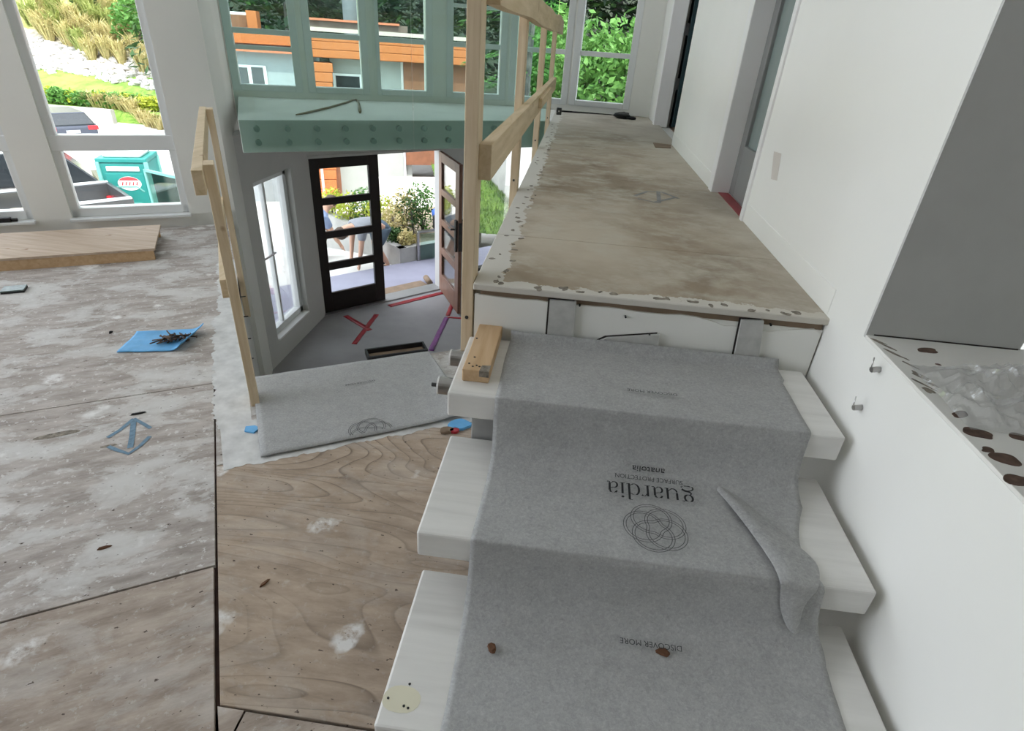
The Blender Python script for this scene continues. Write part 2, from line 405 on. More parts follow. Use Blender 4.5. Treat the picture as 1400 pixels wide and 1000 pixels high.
# ---- corner wall towards the bay and the foyer
K0 = tn(-.07, WN); KB = V((-3.12, 5.22, 0)); KC = V((-3.54, 6.05, 0))
cw = MB(); th = V((-.16,.0,0))
def wallseg(mb, a, b, z0, z1, tk=.15):
    a = V((a[0],a[1],0)); b = V((b[0],b[1],0)); d = (b-a).normalized(); n_ = V((-d.y,d.x,0))
    L_ = (b-a).length; return mb.obox(a, d, n_, 0, L_, 0, tk, z0, z1)
wallseg(cw, K0, KB, ZE, ZC); wallseg(cw, KB, KC, .23, ZC)
wallseg(cw, KC, V((-3.20,6.199,0)), .23, .905)
struct(cw.build('wall_corner', WHITE), 'narrow white corner wall between living-room windows and bay', 'wall')
# foyer side wall with its window opening (y 5.43..6.25, z -1.55..0.2)
fw = MB(); fx0, fx1 = -3.27, -3.12
fw.box(fx0,fx1,5.22,5.43,ZE,.66); fw.box(fx0,fx1,6.25,6.72,ZE,.66); fw.box(fx0,fx1,5.43,6.25,ZE,-1.55); fw.box(fx0,fx1,5.43,6.25,.20,.66)
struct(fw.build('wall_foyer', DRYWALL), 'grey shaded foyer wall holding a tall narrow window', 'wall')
w3 = empty('window_3', (-3.2,5.84,-1.55)); struct(w3, 'tall narrow white window in the foyer side wall', 'window')
fr = MB(); fr.box(-3.27,-3.19,5.43,5.50,-1.55,.2); fr.box(-3.27,-3.19,6.18,6.25,-1.55,.2); fr.box(-3.27,-3.19,5.43,6.25,-1.55,-1.47); fr.box(-3.27,-3.19,5.43,6.25,.13,.2)
fr.box(-3.26,-3.21,5.76,5.80,-1.5,.15)
fr.build('window_frame', WFRAME, w3, bevel=.005)
box('pane', GLASS, -3.235,-3.230, 5.49,6.19,-1.48,.14, w3); box('window_sill', TRIM, -3.19,-3.10,5.44,6.24,-1.556,-1.535, w3, .003)
box('stay_bar', STEEL, -3.19,-3.175,5.50,5.78,-.64,-.625, w3)
# wall below the living-room floor edge (left side of the stairwell)
sw = MB(); sw.obox(V((0,0,0)), TA, NA, edge_t-.14, edge_t, 2.10, WN+.02, ZE, -.10)
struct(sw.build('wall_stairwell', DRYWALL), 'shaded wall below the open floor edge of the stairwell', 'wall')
# rough screws standing out of the floor edge are part of that edge
for n_ in (2.55,2.78,3.05,3.3,3.62,3.95,4.3):
    p = tn(edge_t, n_, -.035); MB().tube([p, p+TA*.035], .004, 6).build('edge_screw', DARKMETAL, floor)

# ---- foyer floor, ceiling slab (its front edge is the ledge) and bay wall
DW0 = V((-3.135,6.70,0)); DWd = V((.697,.717,0)).normalized(); DWn = V((-DWd.y,DWd.x,0))
def dw(s, z=0, n=0): p = DW0+DWd*s+DWn*n; return V((p.x,p.y,z))
fpoly = [(-3.12,4.6),(-3.12,6.70)]+[tuple(dw(s,0,.05)[:2]) for s in (0,4.6)]+[(.6,4.0),(.6,1.4),(-1.2,2.0)]
struct(MB().prism(fpoly, ZE-.12, ZE).build('floor_foyer', FOYERPAPER), 'foyer floor covered in grey protective paper', 'floor')
LD0 = V((-2.642,4.53,0)); LDd = (V((-.952,5.653,0))-LD0).normalized(); LDn = V((-LDd.y,LDd.x,0))
def ld(s, n=0, z=0): p = LD0+LDd*s+LDn*n; return V((p.x,p.y,z))
SEND = 2.86
ledge_poly = [tuple(ld(0)[:2]), tuple(ld(SEND)[:2]), (-.267,7.0), (.9,7.2), (.8,7.33), (-.16,7.43), (-.9,7.40), (-1.6,7.16), (-2.28,6.82), (-2.95,6.47), (-3.49,6.06)]
ledge = struct(MB().prism(ledge_poly, .66, ZL).build('ledge_floor', PRIMER, bevel=.006), 'off-white painted ledge over the foyer, below the bay windows', 'ledge')
struct(MB().prism([(-3.27,5.6),(-2.3,5.6),(-.267,6.6),(1.2,8.2),tuple(dw(4.6,0,.35)[:2]),tuple(dw(-.15,0,.35)[:2]),(-3.35,6.6)], .661, .72).build('porch_roof', DRYWALL), 'flat roof slab over the foyer and porch', 'roof')
BAY = [V((-3.54,6.05,0)),V((-2.90,6.33,0)),V((-2.22,6.68,0)),V((-1.55,7.02,0)),V((-.86,7.25,0)),V((-.16,7.28,0)),V((.80,7.18,0))]
PANE = [(.09,.62),(.125,.61),(.045,.545),(.10,.63),(.09,.63),(.10,.65)]
labels = ['opened lower sash, looking onto a grey house wall', 'looking onto orange board siding', 'in the middle, looking onto an orange fascia',
          'behind the tall pine newel', 'seen between the railing posts', 'at the end of the landing, full of bright leaves']
bw = MB(); bayw = struct(bw.box(0,.01,0,.01,0,.01).build('wall_bay', WHITE), 'faceted bay wall of tall windows above the foyer', 'wall')
bw = MB()
ZT = 4.9
for i in range(6):
    a, b = BAY[i], BAY[i+1]; d = (b-a).normalized(); n_ = V((-d.y,d.x,0)); L_ = (b-a).length; s0, s1 = PANE[i]
    e0 = -.01 if i == 0 else 0
    f0, f1 = s0-.075, s1+.075
    if i == 2: f0 = s0-.04
    bw.obox(a,d,n_,e0,max(f0,.004),0,.15,.90,ZC); bw.obox(a,d,n_,f1,L_,0,.15,.90,ZC)
    bw.obox(a,d,n_,f0,f1,0,.15,.90,.965); bw.obox(a,d,n_,f0,f1,0,.15,ZT,ZC)
    w_ = empty('window_%d' % (i+10), (a.x+d.x*(s0+s1)/2, a.y+d.y*(s0+s1)/2, .965)); struct(w_, 'tall white bay window '+labels[i], 'window')
    fr = MB(); 
    for u, v in ((f0,s0),(s1,f1)): fr.obox(a,d,n_,u,v,-.012,.10,.965,ZT)
    fr.obox(a,d,n_,s0,s1,-.012,.10,.965,1.022); fr.obox(a,d,n_,s0,s1,-.0,.10,ZT-.07,ZT)
    fr.build('window_frame', WFRAME, w_, bevel=.006)
    rail = MB().obox(a,d,n_,s0,s1,.025,.09,1.475,1.525)
    if i == 3: rail.obox(a,d,n_,s0,s1,.03,.09,1.85,1.885)
    rail.build('meeting_rail', WFRAME, w_, bevel=.004)
    if i == 0: MB().obox(a,d,n_,s0,s1,.03,.085,1.335,1.375).build('sash_rail', WFRAME, w_, bevel=.004)
    MB().obox(a,d,n_,s0-.01,s1+.01,.05,.055,1.01,1.49).build('pane', GLASS, w_); MB().obox(a,d,n_,s0-.01,s1+.01,.06,.065,1.5,ZT-.05).build('pane', GLASS, w_)
me = bpy.data.meshes.new('wall_bay'); me.from_pydata([tuple(p) for p in bw.v], [], bw.f); me.materials.append(WHITE); bayw.data = me

# ---- front door wall
fd = MB()
def dbox(mb, s0, s1, z0, z1, n0=0, n1=.14): return mb.obox(DW0, DWd, DWn, s0, s1, n0, n1, z0, z1)
dbox(fd,-.2,-.02,ZE,.66); dbox(fd,-.02,4.6,.235,.66); dbox(fd,1.90,2.33,ZE,.235); dbox(fd,2.33,4.2,ZE,-1.68); dbox(fd,4.2,4.6,ZE,.235)
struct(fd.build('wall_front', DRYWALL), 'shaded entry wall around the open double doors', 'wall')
fj = MB(); dbox(fj,-.03,.0,ZE,.235,-.012,.15); dbox(fj,1.87,1.91,ZE,.235,-.012,.15); dbox(fj,-.03,1.91,.215,.25,-.012,.15)
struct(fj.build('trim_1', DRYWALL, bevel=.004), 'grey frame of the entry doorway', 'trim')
struct(dbox(MB(),0,1.88,ZE,ZE+.02,-.03,.2).build('trim_2', plain('aluminium_sill',(.5,.5,.5),.35,.05,9,metal=.8)), 'pale metal door sill under the open doorway', 'trim')
w4 = empty('window_4', dw(3.2,-1.68)); struct(w4, 'full height glass sidelight right of the entry doors', 'window')
fr = MB(); dbox(fr,2.33,2.38,-1.68,.235,.02,.12); dbox(fr,4.15,4.2,-1.68,.235,.02,.12); dbox(fr,2.33,4.2,-1.68,-1.63,.02,.12); dbox(fr,2.33,4.2,.17,.235,.02,.12)
fr.build('window_frame', DARKMETAL, w4); dbox(MB(),2.37,4.16,-1.64,.18,.06,.068).build('pane', GLASS, w4)
LITES = [(.085,-.273),(-.358,-.697),(-.785,-1.112),(-1.212,-1.533)]
def entry_leaf(k, label, p, d, n_, wd, mat, s0, s1):
    e = empty('door_%d' % k, (p+d*wd/2)+V((0,0,ZE))); struct(e, label, 'door')
    for nm, a, b, z0, z1 in (('stile',0,s0,ZE+.012,.21),('stile',s1,wd,ZE+.012,.21),('rail',s0,s1,LITES[0][0],.21),('rail',s0,s1,LITES[1][0],LITES[0][1]),
            ('rail',s0,s1,LITES[2][0],LITES[1][1]),('rail',s0,s1,LITES[3][0],LITES[2][1]),('rail',s0,s1,ZE+.012,LITES[3][1])):
        MB().obox(p,d,n_,a,b,-.02,.025,z0,z1).build(nm, mat, e, bevel=.003, seg=1)
    for z1, z0 in LITES: MB().obox(p,d,n_,s0,s1,0,.006,z0,z1).build('pane', GLASS, e)
    return e
entry_leaf(1, 'dark brown closed entry door leaf with four stacked panes', dw(.006,0,.05), DWd, DWn, .94, DOORDK, .15, .80)
hp = dw(1.865,0,-.01); od = (V((-1.377,7.19,0))-V((hp.x,hp.y,0))).normalized(); on = V((-od.y,od.x,0))
d2 = entry_leaf(2, 'entry door leaf with bounced sun in its brown, standing open into the foyer', V((hp.x,hp.y,0)), od, on, .96, DOORLIT, .13, .80)
hw = MB(); P_ = V((hp.x,hp.y,0))
hw.obox(P_,od,on,.86,.92,-.05,-.02,-.92,-.50); hw.obox(P_,od,on,.86,.92,.025,.06,-.92,-.50); hw.obox(P_,od,on,.94,.965,-.02,.02,-.90,-.52)
hw.tube([P_+od*.89-on*.05+V((0,0,-.62)), P_+od*.89-on*.10+V((0,0,-.62)), P_+od*.78-on*.10+V((0,0,-.62))], .012)
hw.build('door_handle', DARKMETAL, d2)

# ---- landing with its corridor
landing = struct(box('floor_landing', WHITE, -.267, 1.0, 1.70, 7.25, .60, .885), 'raised corridor landing of stained boards above the stone stair', 'floor')
for y0, y1 in ((1.655,2.198),(2.202,4.64),(4.644,7.22)):
    MB().box(-.272,.84,y0,y1,.885,ZL).build('landing_board', LANDBOARD, landing, bevel=.003, seg=1)
wu = MB(); wu.box(-.262,-.12,1.75,8.9,ZE,.60); wu.box(-.12,.6,1.75,1.9,ZE,.60)
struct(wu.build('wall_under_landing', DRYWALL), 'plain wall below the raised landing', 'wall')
# ragged riser facing the stair
ris = MB(); ris.box(-.267,.816,1.67,1.70,.55,.862)
riser = struct(ris.build('riser_panel', WHITE), 'white drywall riser under the landing edge with grey shims', 'riser')
lip = [( -.267,.868)]
rr = random.Random(5)
x_ = -.2
while x_ < .8:
    lip.append((x_, .868-(.004+.014*max(0,(x_-.1)))*rr.random()-(.02 if x_ > .5 else 0)*rr.random())); x_ += .045
lip.append((.812,.850))
k = MB(); n_ = len(lip)
k.add([(x,1.664,.70) for x,z in lip]+[(x,1.664,z) for x,z in lip]+[(x,1.672,.70) for x,z in lip]+[(x,1.672,z) for x,z in lip],
      [(i,i+1,n_+i+1,n_+i) for i in range(n_-1)]+[(n_+i,n_+i+1,3*n_+i+1,3*n_+i) for i in range(n_-1)])
k.build('drywall_face', WHITE, riser)
box('dark_gap', CARDB, -.25,.812,1.672,1.70,.862,.886, riser)
SHIM = plain('grey_washed_shim', (.47,.47,.45), .75, .12, 25)
for poly in ([(-.024,.725),(.062,.725),(.056,.879),(-.027,.877)], [(.575,.725),(.652,.725),(.630,.880),(.564,.876)], [(.10,.725),(.332,.725),(.329,.797),(.167,.766)]):
    n_ = len(poly); k = MB(); k.add([(x,1.652,z) for x,z in poly]+[(x,1.666,z) for x,z in poly], [tuple(range(n_)), tuple(range(2*n_-1,n_-1,-1))]+[(i,n_+i,n_+(i+1)%n_,(i+1)%n_) for i in range(n_)])
    k.build('shim_board', SHIM, riser)
    MB().add([(x-.006,1.663,z+(.004 if z > .73 else 0)) for x,z in poly], [tuple(range(n_))]).build('shim_gap', DARKGAP, riser)
for x, z in ((.215,.845),(.068,.868),(.655,.868),(.30,.79)): MB().tube([(x,1.6645,z),(x,1.655,z)], .0035, 6).build('screw_head', BLACK, riser)
# chips and screw scars in the white paint of the landing edge
chipm = []
for i in range(5):
    c_ = MB().prism(blob_poly(0,0,.013,.009,9,.4*i,.45,i), 0, .0012).build('paint_chip', CHIP, landing); chipm.append(c_)
rr = random.Random(11)
def chip(x, y, s, i, first=[0]):
    if first[0] < 5: o = chipm[first[0]]; first[0] += 1
    else: o = chipm[i%5].copy(); COL.objects.link(o); o.parent = landing
    o.location = (x, y, ZL); o.scale = (s, s*1.1, 1); o.rotation_euler = (0,0,rr.random()*3)
for i in range(64):
    y = 1.70+4.2*(i/64.0)**1.15+rr.uniform(-.03,.03); chip(-.245+.075*rr.random(), y, rr.uniform(.45,.95), i)
for i in range(20): chip(-.2+.98*rr.random(), 1.662+.035*rr.random(), rr.uniform(.5,1.1), i)
q = MB()
def lp(px, py): p = at_z(px, py, ZL); return (p.x, p.y)
q.ribbon([lp(868,268), lp(885,262), lp(905,263), lp(928,272)], .02, ZL+.001); q.ribbon([lp(900,262), lp(901,278)], .022, ZL+.0012)
q.ribbon([lp(872,272), lp(895,277), lp(925,270)], .02, ZL+.0014)
q.build('faded_blue_mark', CHALK2, landing)
MB().prism([lp(893,196),lp(917,199),lp(917,203),lp(896,202)], ZL, ZL+.006).build('brown_veneer_patch', CARDB, landing)

# ---- right-hand wall with two doorways and the ledge opening
wr = MB()
wr.box(RX,1.0,1.455,2.80,-.1,ZC); wr.box(.79,.95,3.37,5.11,.60,ZC); wr.box(.79,.95,6.56,7.4,.60,ZC)
wr.box(RX,1.0,2.80,3.37,3.05,ZC); wr.box(.79,.95,5.11,6.56,3.05,ZC); wr.box(RX,1.0,2.70,3.40,-.1,.89)
wr.box(RX,.98,-4.2,1.455,-.1,.95)
wallr = struct(wr.build('wall_right', WHITE), 'long white wall beside the stair and landing', 'wall')
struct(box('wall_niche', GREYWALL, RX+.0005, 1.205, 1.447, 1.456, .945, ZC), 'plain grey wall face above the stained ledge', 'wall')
struct(box('wall_far_right', GREYWALL, 2.4, 2.5, -4.2, 7.4, .6, ZC), 'side wall behind the ledge opening, lengthened to block the sun', 'wall')  # lengthened so that no sun patch reaches the landing
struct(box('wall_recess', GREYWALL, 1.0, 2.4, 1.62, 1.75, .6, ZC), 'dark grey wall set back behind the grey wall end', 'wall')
struct(box('trim_6', DARKGAP, RX+.02, 1.2, 1.4455, 1.4475, .957, .9615), 'thin dark open joint under the grey wall face', 'trim')
cap = struct(box('ledge_cap', PRIMER, RX+.001, 2.4, -4.2, 1.455, .90, .958, bevel=.0015), 'white painted ledge on the half wall, blotched with brown glue', 'ledge')
struct(box('baseboard_right', WHITE, RX-.0025, RX+.004, 1.68, 2.79, ZL+.004, ZL+.085, bevel=.003), 'flush white baseboard along the landing wall', 'baseboard')
struct(box('baseboard_mid', WHITE, .7875, .792, 3.45, 5.11, ZL+.004, ZL+.085, bevel=.003), 'flush white baseboard between the two doorways', 'baseboard')
# patch of bare filler on the wall
pts = [(1058,207),(1068,210),(1062,247),(1054,245)]
def on_rx(px, py, x): r = ray(px, py); return CAM+r*((x-CAM.x)/r.x)
pp = [on_rx(a,b,RX-.0012) for a,b in pts]
MB().add(pp+[p+V((.0012,0,0)) for p in pp], [(0,1,2,3),(0,4,5,1),(1,5,6,2),(2,6,7,3),(3,7,4,0)]).build('filler_patch', plain('beige_filler',(.62,.58,.53),.8,.05,9), wallr)
# first doorway: casing, grey door with frosted glass, red threshold
cs = MB(); cs.box(.782,.885,3.36,3.45,.89,3.05)
cs.box(RX-.010,RX+.01,2.755,2.80,.89,3.05)
struct(cs.build('trim_3', TRIM, bevel=.004), 'white casing of the frosted glass door', 'trim')
d3 = empty('door_3', (.98,3.0,ZL)); struct(d3, 'grey door with a tall frosted glass panel', 'door')
for a in ((.880,.920,2.78,2.86,.91,3.03),(.880,.920,3.27,3.362,.91,3.03),(.880,.920,2.86,3.27,.91,1.17),(.880,.920,2.86,3.27,2.9,3.03)):
    box('door_stile' if a[3]-a[2] < .2 else 'door_rail', GREYDOOR, *a, parent=d3, bevel=.004)
box('frosted_pane', FROST, .897,.903,2.85,3.28,1.16,2.91, d3)
hn = MB(); hn.tube([(.881,3.32,1.86),(.865,3.32,1.86)], .026, 12); hn.tube([(.865,3.32,1.86),(.845,3.32,1.86),(.840,3.31,1.86),(.840,3.20,1.86)], .010, 8)
hn.build('door_handle', STEEL, d3, smooth=True)
struct(box('trim_4', TAPE, RX+.004, .879, 2.80, 3.36, .885, ZL+.002), 'red painted threshold of the frosted glass door', 'trim')
box('threshold_base', WHITE, .80, 1.0, 2.79,3.38,.6,.886, landing)
# second doorway at the far end
cs = MB(); cs.box(.775,.915,6.46,6.57,.89,3.05)
struct(cs.build('trim_5', TRIM, bevel=.004), 'white casing of the far dark doorway', 'trim')
d4 = empty('door_4', (1.2,6.4,ZL)); struct(d4, 'dark teal door standing open in the far doorway', 'door')
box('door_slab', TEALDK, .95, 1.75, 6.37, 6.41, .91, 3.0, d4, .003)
for z in (1.25,1.72,2.7): box('hinge', DARKMETAL, .915,.955,6.415,6.436,z,z+.10, d4)
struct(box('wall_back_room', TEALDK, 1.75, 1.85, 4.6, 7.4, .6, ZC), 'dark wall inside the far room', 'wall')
struct(box('floor_back_room', CARDB, .95, 1.85, 4.6, 7.4, .6, .89), 'dark floor inside the far room', 'floor')

# ---- roof over everything and the closed rear of the room
roof = [tuple(tn(-7.4,5.9)[:2]), tuple(tn(.1,5.9)[:2]), (-3.75,6.1), (-2.3,7.0), (-.9,7.5), (2.6,7.5), (2.6,-4.3), tuple(tn(-7.4,-3.2)[:2])]
struct(MB().prism(roof, ZC, ZC+.25).build('ceiling', CEIL), 'plain white ceiling over the living room', 'ceiling')
wl2 = MB().obox(V((0,0,0)),TA,NA,-7.35,-7.2,-4.0,1.2,-.1,ZC); struct(wl2.build('wall_light_block', REAR), 'added dark side wall out of view, holding back light from behind', 'wall')  # unseen wall added to reduce light from behind the camera
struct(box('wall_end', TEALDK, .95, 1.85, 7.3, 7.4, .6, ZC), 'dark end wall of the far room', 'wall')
struct(box('wall_back', REAR, -9.0, 2.5, -4.3, -4.2, -.1, ZC), 'unseen rear wall of the living room, darkened to cut bounce light', 'wall')

# stains in the ledge cap
rr = random.Random(2)
for px, py, rx_, ry_, rot in ((1268,480,.030,.013,.3),(1311,567,.022,.010,.4),(1340,594,.027,.018,-.3),(1352,616,.014,.008,.2),(1375,629,.026,.019,.2),(1396,658,.024,.018,0),(1398,598,.022,.013,.2),(1283,499,.006,.005,0)):
    p = at_z(px, py, .958); MB().prism(blob_poly(p.x,p.y,rx_,ry_,26,rot,.28,px), .957, .9588).build('glue_stain', RUST, cap)
for px, py, rx_, ry_ in ((1215,475,.03,.006),(1232,488,.028,.006),(1254,512,.02,.013),(1240,497,.02,.004),(1268,534,.016,.010),(1256,523,.028,.004),(1276,527,.012,.007),(1202,467,.02,.004)):
    p = at_z(px, py, .958); MB().prism(blob_poly(p.x,p.y,rx_,ry_*.8,18,-1.0,.5,px), .957, .9585).build('paint_scar', CHIP, cap)

# ================================================================== INTERIOR THINGS
# ---- stone stair treads (cantilevered on a hidden central stringer)
TX0, TX1 = -.277, .790
TRD = [(1.295,1.648,.725),(.952,1.345,.543),(.602,1.000,.361)]
TT = .078
names = ['top white stone tread, against the landing riser, with a wood block on it', 'middle white stone tread under the printed part of the felt runner',
         'lowest white stone tread with a pale yellow spot on its corner']
for (y0, y1, z), lb in zip(TRD, names):
    tag(MB().box(TX0,TX1,y0,y1,z-TT,z).build('stair_tread', MARBLE, bevel=.006), lb, 'stair tread', 'white stone treads of the upper stair')
sp_ = plain('pale_yellow_stain', (.70,.67,.52), .5, .05, 9)
low_tread = [o for o in COL.objects if o.name == 'stair_tread.002'][0]
p = at_z(548,957,.361); MB().prism(blob_poly(p.x,p.y,.040,.030,18,0,.08,4), .3605, .3614).build('yellow_spot', sp_, low_tread)
for px, py in ((531,955),(560,936),(558,969),(552,966)):
    p = at_z(px,py,.361); MB().prism(blob_poly(p.x,p.y,.0028,.0028,8,0,.1,px), .361, .3622).build('drill_hole', BLACK, low_tread)
for (y0, y1, z), lb in zip(TRD, ('top','middle','lowest')): tag(box('tread_pedestal', SHIM, .22, .36, y0+.17, y1-.04, 0, z-TT, bevel=.004), 'grey pedestal hidden under the '+lb+' stone tread', 'pedestal', 'pedestals under the stone treads')
tag(box('support_block', plain('grey_block_paint',(.36,.36,.35),.75,.06,20), -.215, .17, 1.350, 1.64, 0, .725-TT, bevel=.003), 'grey painted support block beneath the top stone tread', 'block')

# ---- railing standoffs on the end of the top tread
for (yy, lb) in ((1.39,'steel glass standoff on the front end of the top tread'),(1.56,'steel glass standoff on the back end of the top tread')):
    e = empty('railing_standoff', (TX0,yy,.685), lb, 'standoff', 'steel standoffs on the top tread')
    MB().tube([(TX0,yy,.685),(TX0-.042,yy,.685)], .026, 20).build('barrel', STEEL, e, smooth=False)
    MB().tube([(TX0-.042,yy,.685),(TX0-.047,yy,.685)], .027, 20).build('gasket', TRIM, e)
    if yy < 1.45: MB().tube([(TX0-.047,yy,.685),(TX0-.066,yy,.685)], .006, 8).build('threaded_stud', DARKMETAL, e)
# ---- wood block on the tread
wb = empty('wood_block', (-.21,1.52,.725), 'short tan lumber offcut lying on the top stone tread', 'wood block')
MB().box(-.249,-.172,1.365,1.695,.725,.764).build('lumber', LUMBLK, wb, bevel=.003)
MB().add([(-.20,1.3635,.745),(-.172,1.3635,.745),(-.172,1.3635,.7645),(-.20,1.3635,.7645),(-.197,1.395,.7650),(-.171,1.40,.7650)], [(0,1,2,3),(3,2,5,4)]).build('dark_corner', CHIP, wb)
for x, y in ((-.235,1.40),(-.222,1.385),(-.212,1.393),(-.203,1.388),(-.226,1.44),(-.240,1.56)):
    MB().tube([(x,y,.7638),(x,y,.7652)], .0032, 8).build('nail_hole', BLACK, wb)

# ---- felt runner over the treads
def build_runner():
    prof = []
    def seg(a, b, n_):
        for i in range(n_): prof.append((a[0]+(b[0]-a[0])*i/n_, a[1]+(b[1]-a[1])*i/n_))
    h = .005
    z1, z2, z3 = .725+h, .543+h, .361+h
    seg((1.648,z1+.030),(1.628,z1),3); seg((1.628,z1),(1.305,z1),16)
    def drop(yf, za, yb, zb):
        pts = [(yf,za),(yf-.010,za-.002),(yf-.014,za-.012),(yf-.018,za-.05),(yf-.024,za-.09),(yf-.036,za-.128),(yf-.058,zb+.026),(yf-.090,zb+.009),(yb,zb)]
        for i in range(len(pts)-1): seg(pts[i], pts[i+1], 3)
    drop(1.305, z1, 1.165, z2); seg((1.165,z2),(.960,z2),11)
    drop(.960, z2, .82, z3); seg((.82,z3),(.612,z3),11)
    for a, b in (((.612,z3),(.60,z3-.003)),((.60,z3-.003),(.592,z3-.03)),((.592,z3-.03),(.575,.12)),((.575,.12),(.50,.012)),((.50,.012),(.30,.006))): seg(a, b, 5)
    prof.append((.30,.006))
    global PROFILE
    PROFILE = list(prof)
    nx = 60; k = MB(); n_ = len(prof)
    for j, (y, z) in enumerate(prof):
        xl = -.142+.006*mnoise.noise(V((y*6,z*4,.2))); xr = .700+.010*mnoise.noise(V((y*5,z*5,7.2)))
        if y > 1.55: xr += .01
        if .90 < y < 1.2 and z < .60: xr -= .050*math.sin(math.pi*(y-.90)/.30)
        for i in range(nx):
            u = i/(nx-1); x = xl+(xr-xl)*u
            wv = .0035*mnoise.noise(V((x*4,y*7,z*7+3))); hang = 0
            if z < .70 and abs(z-z2) > .012 and abs(z-z3) > .012 and z > .02 and abs(z-z1) > .012: hang = .012*mnoise.noise(V((x*3.3,z*3,1.7)))
            k.v.append(V((x, y+hang-abs(wv)*.5, z+max(wv,0)*.9)))
    for j in range(n_-1):
        for i in range(nx-1): k.f.append((j*nx+i, j*nx+i+1, (j+1)*nx+i+1, (j+1)*nx+i))
    o = k.build('felt_runner', FELT, smooth=True)
    m = o.modifiers.new('thickness','SOLIDIFY'); m.thickness = .003; m.offset = 1
    return o
runner = tag(build_runner(), 'long grey protective felt runner with black print draped down the stone stair', 'felt')
# loose diagonal fold lying over the right-hand part of the runner
def fold():
    zf = .5575
    L_ = [at_z(*p, zf) for p in ((957,649),(980,672),(1004,700),(1025,728),(1045,756),(1060,780),(1067,801))]
    R_ = [at_z(*p, zf-.002) for p in ((975,646),(1012,680),(1052,713),(1085,740),(1110,760),(1123,776),(1121,801))]
    rows = []
    for a, b in zip(L_, R_): rows.append([a+(b-a)*(i/6)+V((0,0,(.003,.009,.010,.007,.003,.001,-.001)[i])) for i in range(7)])
    def on_y(px, py, y): r = ray(px,py); return CAM+r*(y/r.y)
    for pl_, pr_, y in (((1067,806),(1119,808),.934),((1065,826),(1099,828),.930),((1069,845),(1095,848),.922),((1079,864),(1093,866),.905)):
        a, b = on_y(*pl_, y), on_y(*pr_, y); rows.append([a+(b-a)*(i/6)-V((0,.006*math.sin(math.pi*i/6),0)) for i in range(7)])
    k = MB(); 
    for r in rows: k.v += r
    for j in range(len(rows)-1):
        for i in range(6): k.f.append((j*7+i, j*7+i+1, (j+1)*7+i+1, (j+1)*7+i))
    o = k.build('felt_fold', FELT, runner, smooth=True)
    m = o.modifiers.new('thickness','SOLIDIFY'); m.thickness = .003; m.offset = 1
    s = o.modifiers.new('sub','SUBSURF'); s.levels = 1; s.render_levels = 2
fold()

# print on the felt. 2D strokes are written upright and then turned by `rot`
def place(mb2, cx, cy, rot, z, name, mat, parent):
    k = MB(); c, s = math.cos(rot), math.sin(rot)
    k.v = [V((cx+p.x*c-p.y*s, cy+p.x*s+p.y*c, z)) for p in mb2.v]; k.f = mb2.f
    return k.build(name, mat, parent)
def arc(cx, cy, rx, ry, a0, a1, w0=.1, w1=None, n=20):
    out = []
    for i in range(n+1):
        t = i/n; a = math.radians(a0+(a1-a0)*t)
        wv = w0 if w1 is None else w0+(w1-w0)*abs(math.cos(a))
        out.append((cx+rx*math.cos(a), cy+ry*math.sin(a), wv))
    return out
def serif_word(h):        # the word guardia in a light book face, x-height = 1 unit
    TH, TK = .045, .15
    def g(x): return [arc(x+.42,.68,.27,.29,0,360,TH,TK), [(x+.62,.88,.06),(x+.75,1.0,.07),(x+.88,.97,.10)], [(x+.30,.40,.06),(x+.20,.26,.10),(x+.30,.13,.13),(x+.62,.09,.13),(x+.84,-.04,.13)],
        arc(x+.45,-.20,.40,.24,25,360,TH,.10)], 1.0
    def u(x): return [[(x+.02,.97,.05),(x+.22,.97,.05)], [(x+.20,.98,TK),(x+.20,.35,TK)], arc(x+.46,.30,.26,.28,180,300,TH+.03,TK-.04), [(x+.60,.06,.06),(x+.82,.30,.05)], [(x+.66,.97,.05),(x+.86,.97,.05)],
        [(x+.84,.98,TK),(x+.84,.0,TK)], [(x+.84,.02,.05),(x+1.02,.04,.05)]], 1.08
    def a(x): return [[(x+.14,.76,.13),(x+.20,.88,.08)], arc(x+.40,.70,.24,.28,150,20,TH,TK), [(x+.64,.78,TK),(x+.64,.15,TK)], arc(x+.74,.14,.10,.12,180,320,TH,.10), [(x+.62,.58,.05),(x+.36,.50,.05)], arc(x+.34,.26,.22,.25,90,300,TH,TK-.02), [(x+.44,.05,.05),(x+.62,.20,.05)]], .90
    def r(x): return [[(x+.04,.95,.05),(x+.22,.97,.05)], [(x+.22,.98,TK),(x+.22,.0,TK)], [(x+.04,.02,.045),(x+.44,.02,.045)], [(x+.26,.70,.05),(x+.40,.92,.06),(x+.54,.96,.08)], [(x+.54,.95,.10),(x+.64,.88,.15)]], .74
    def d(x): return [arc(x+.40,.48,.32,.48,60,300,TH,TK), [(x+.50,.93,.05),(x+.74,.78,.05)], [(x+.50,.03,.05),(x+.74,.20,.05)], [(x+.76,1.50,TK),(x+.76,.0,TK)], [(x+.56,1.50,.05),(x+.78,1.50,.05)], [(x+.76,.02,.05),(x+.94,.04,.05)]], 1.02
    def i_(x): return [[(x+.02,.96,.05),(x+.20,.97,.05)], [(x+.20,.98,TK),(x+.20,.0,TK)], [(x+.02,.02,.045),(x+.38,.02,.045)], arc(x+.20,1.30,.05,.05,0,360,.10)], .44
    k = MB(); x = 0
    for f_ in (g,u,a,r,d,i_,a):
        st, adv = f_(x)
        for s_ in st: k.ribbon([(p[0],p[1],p[2]) for p in s_], .1, 0)
        x += adv
    for v in k.v: v.x = (v.x-x/2)*h; v.y = v.y*h
    return k, x*h
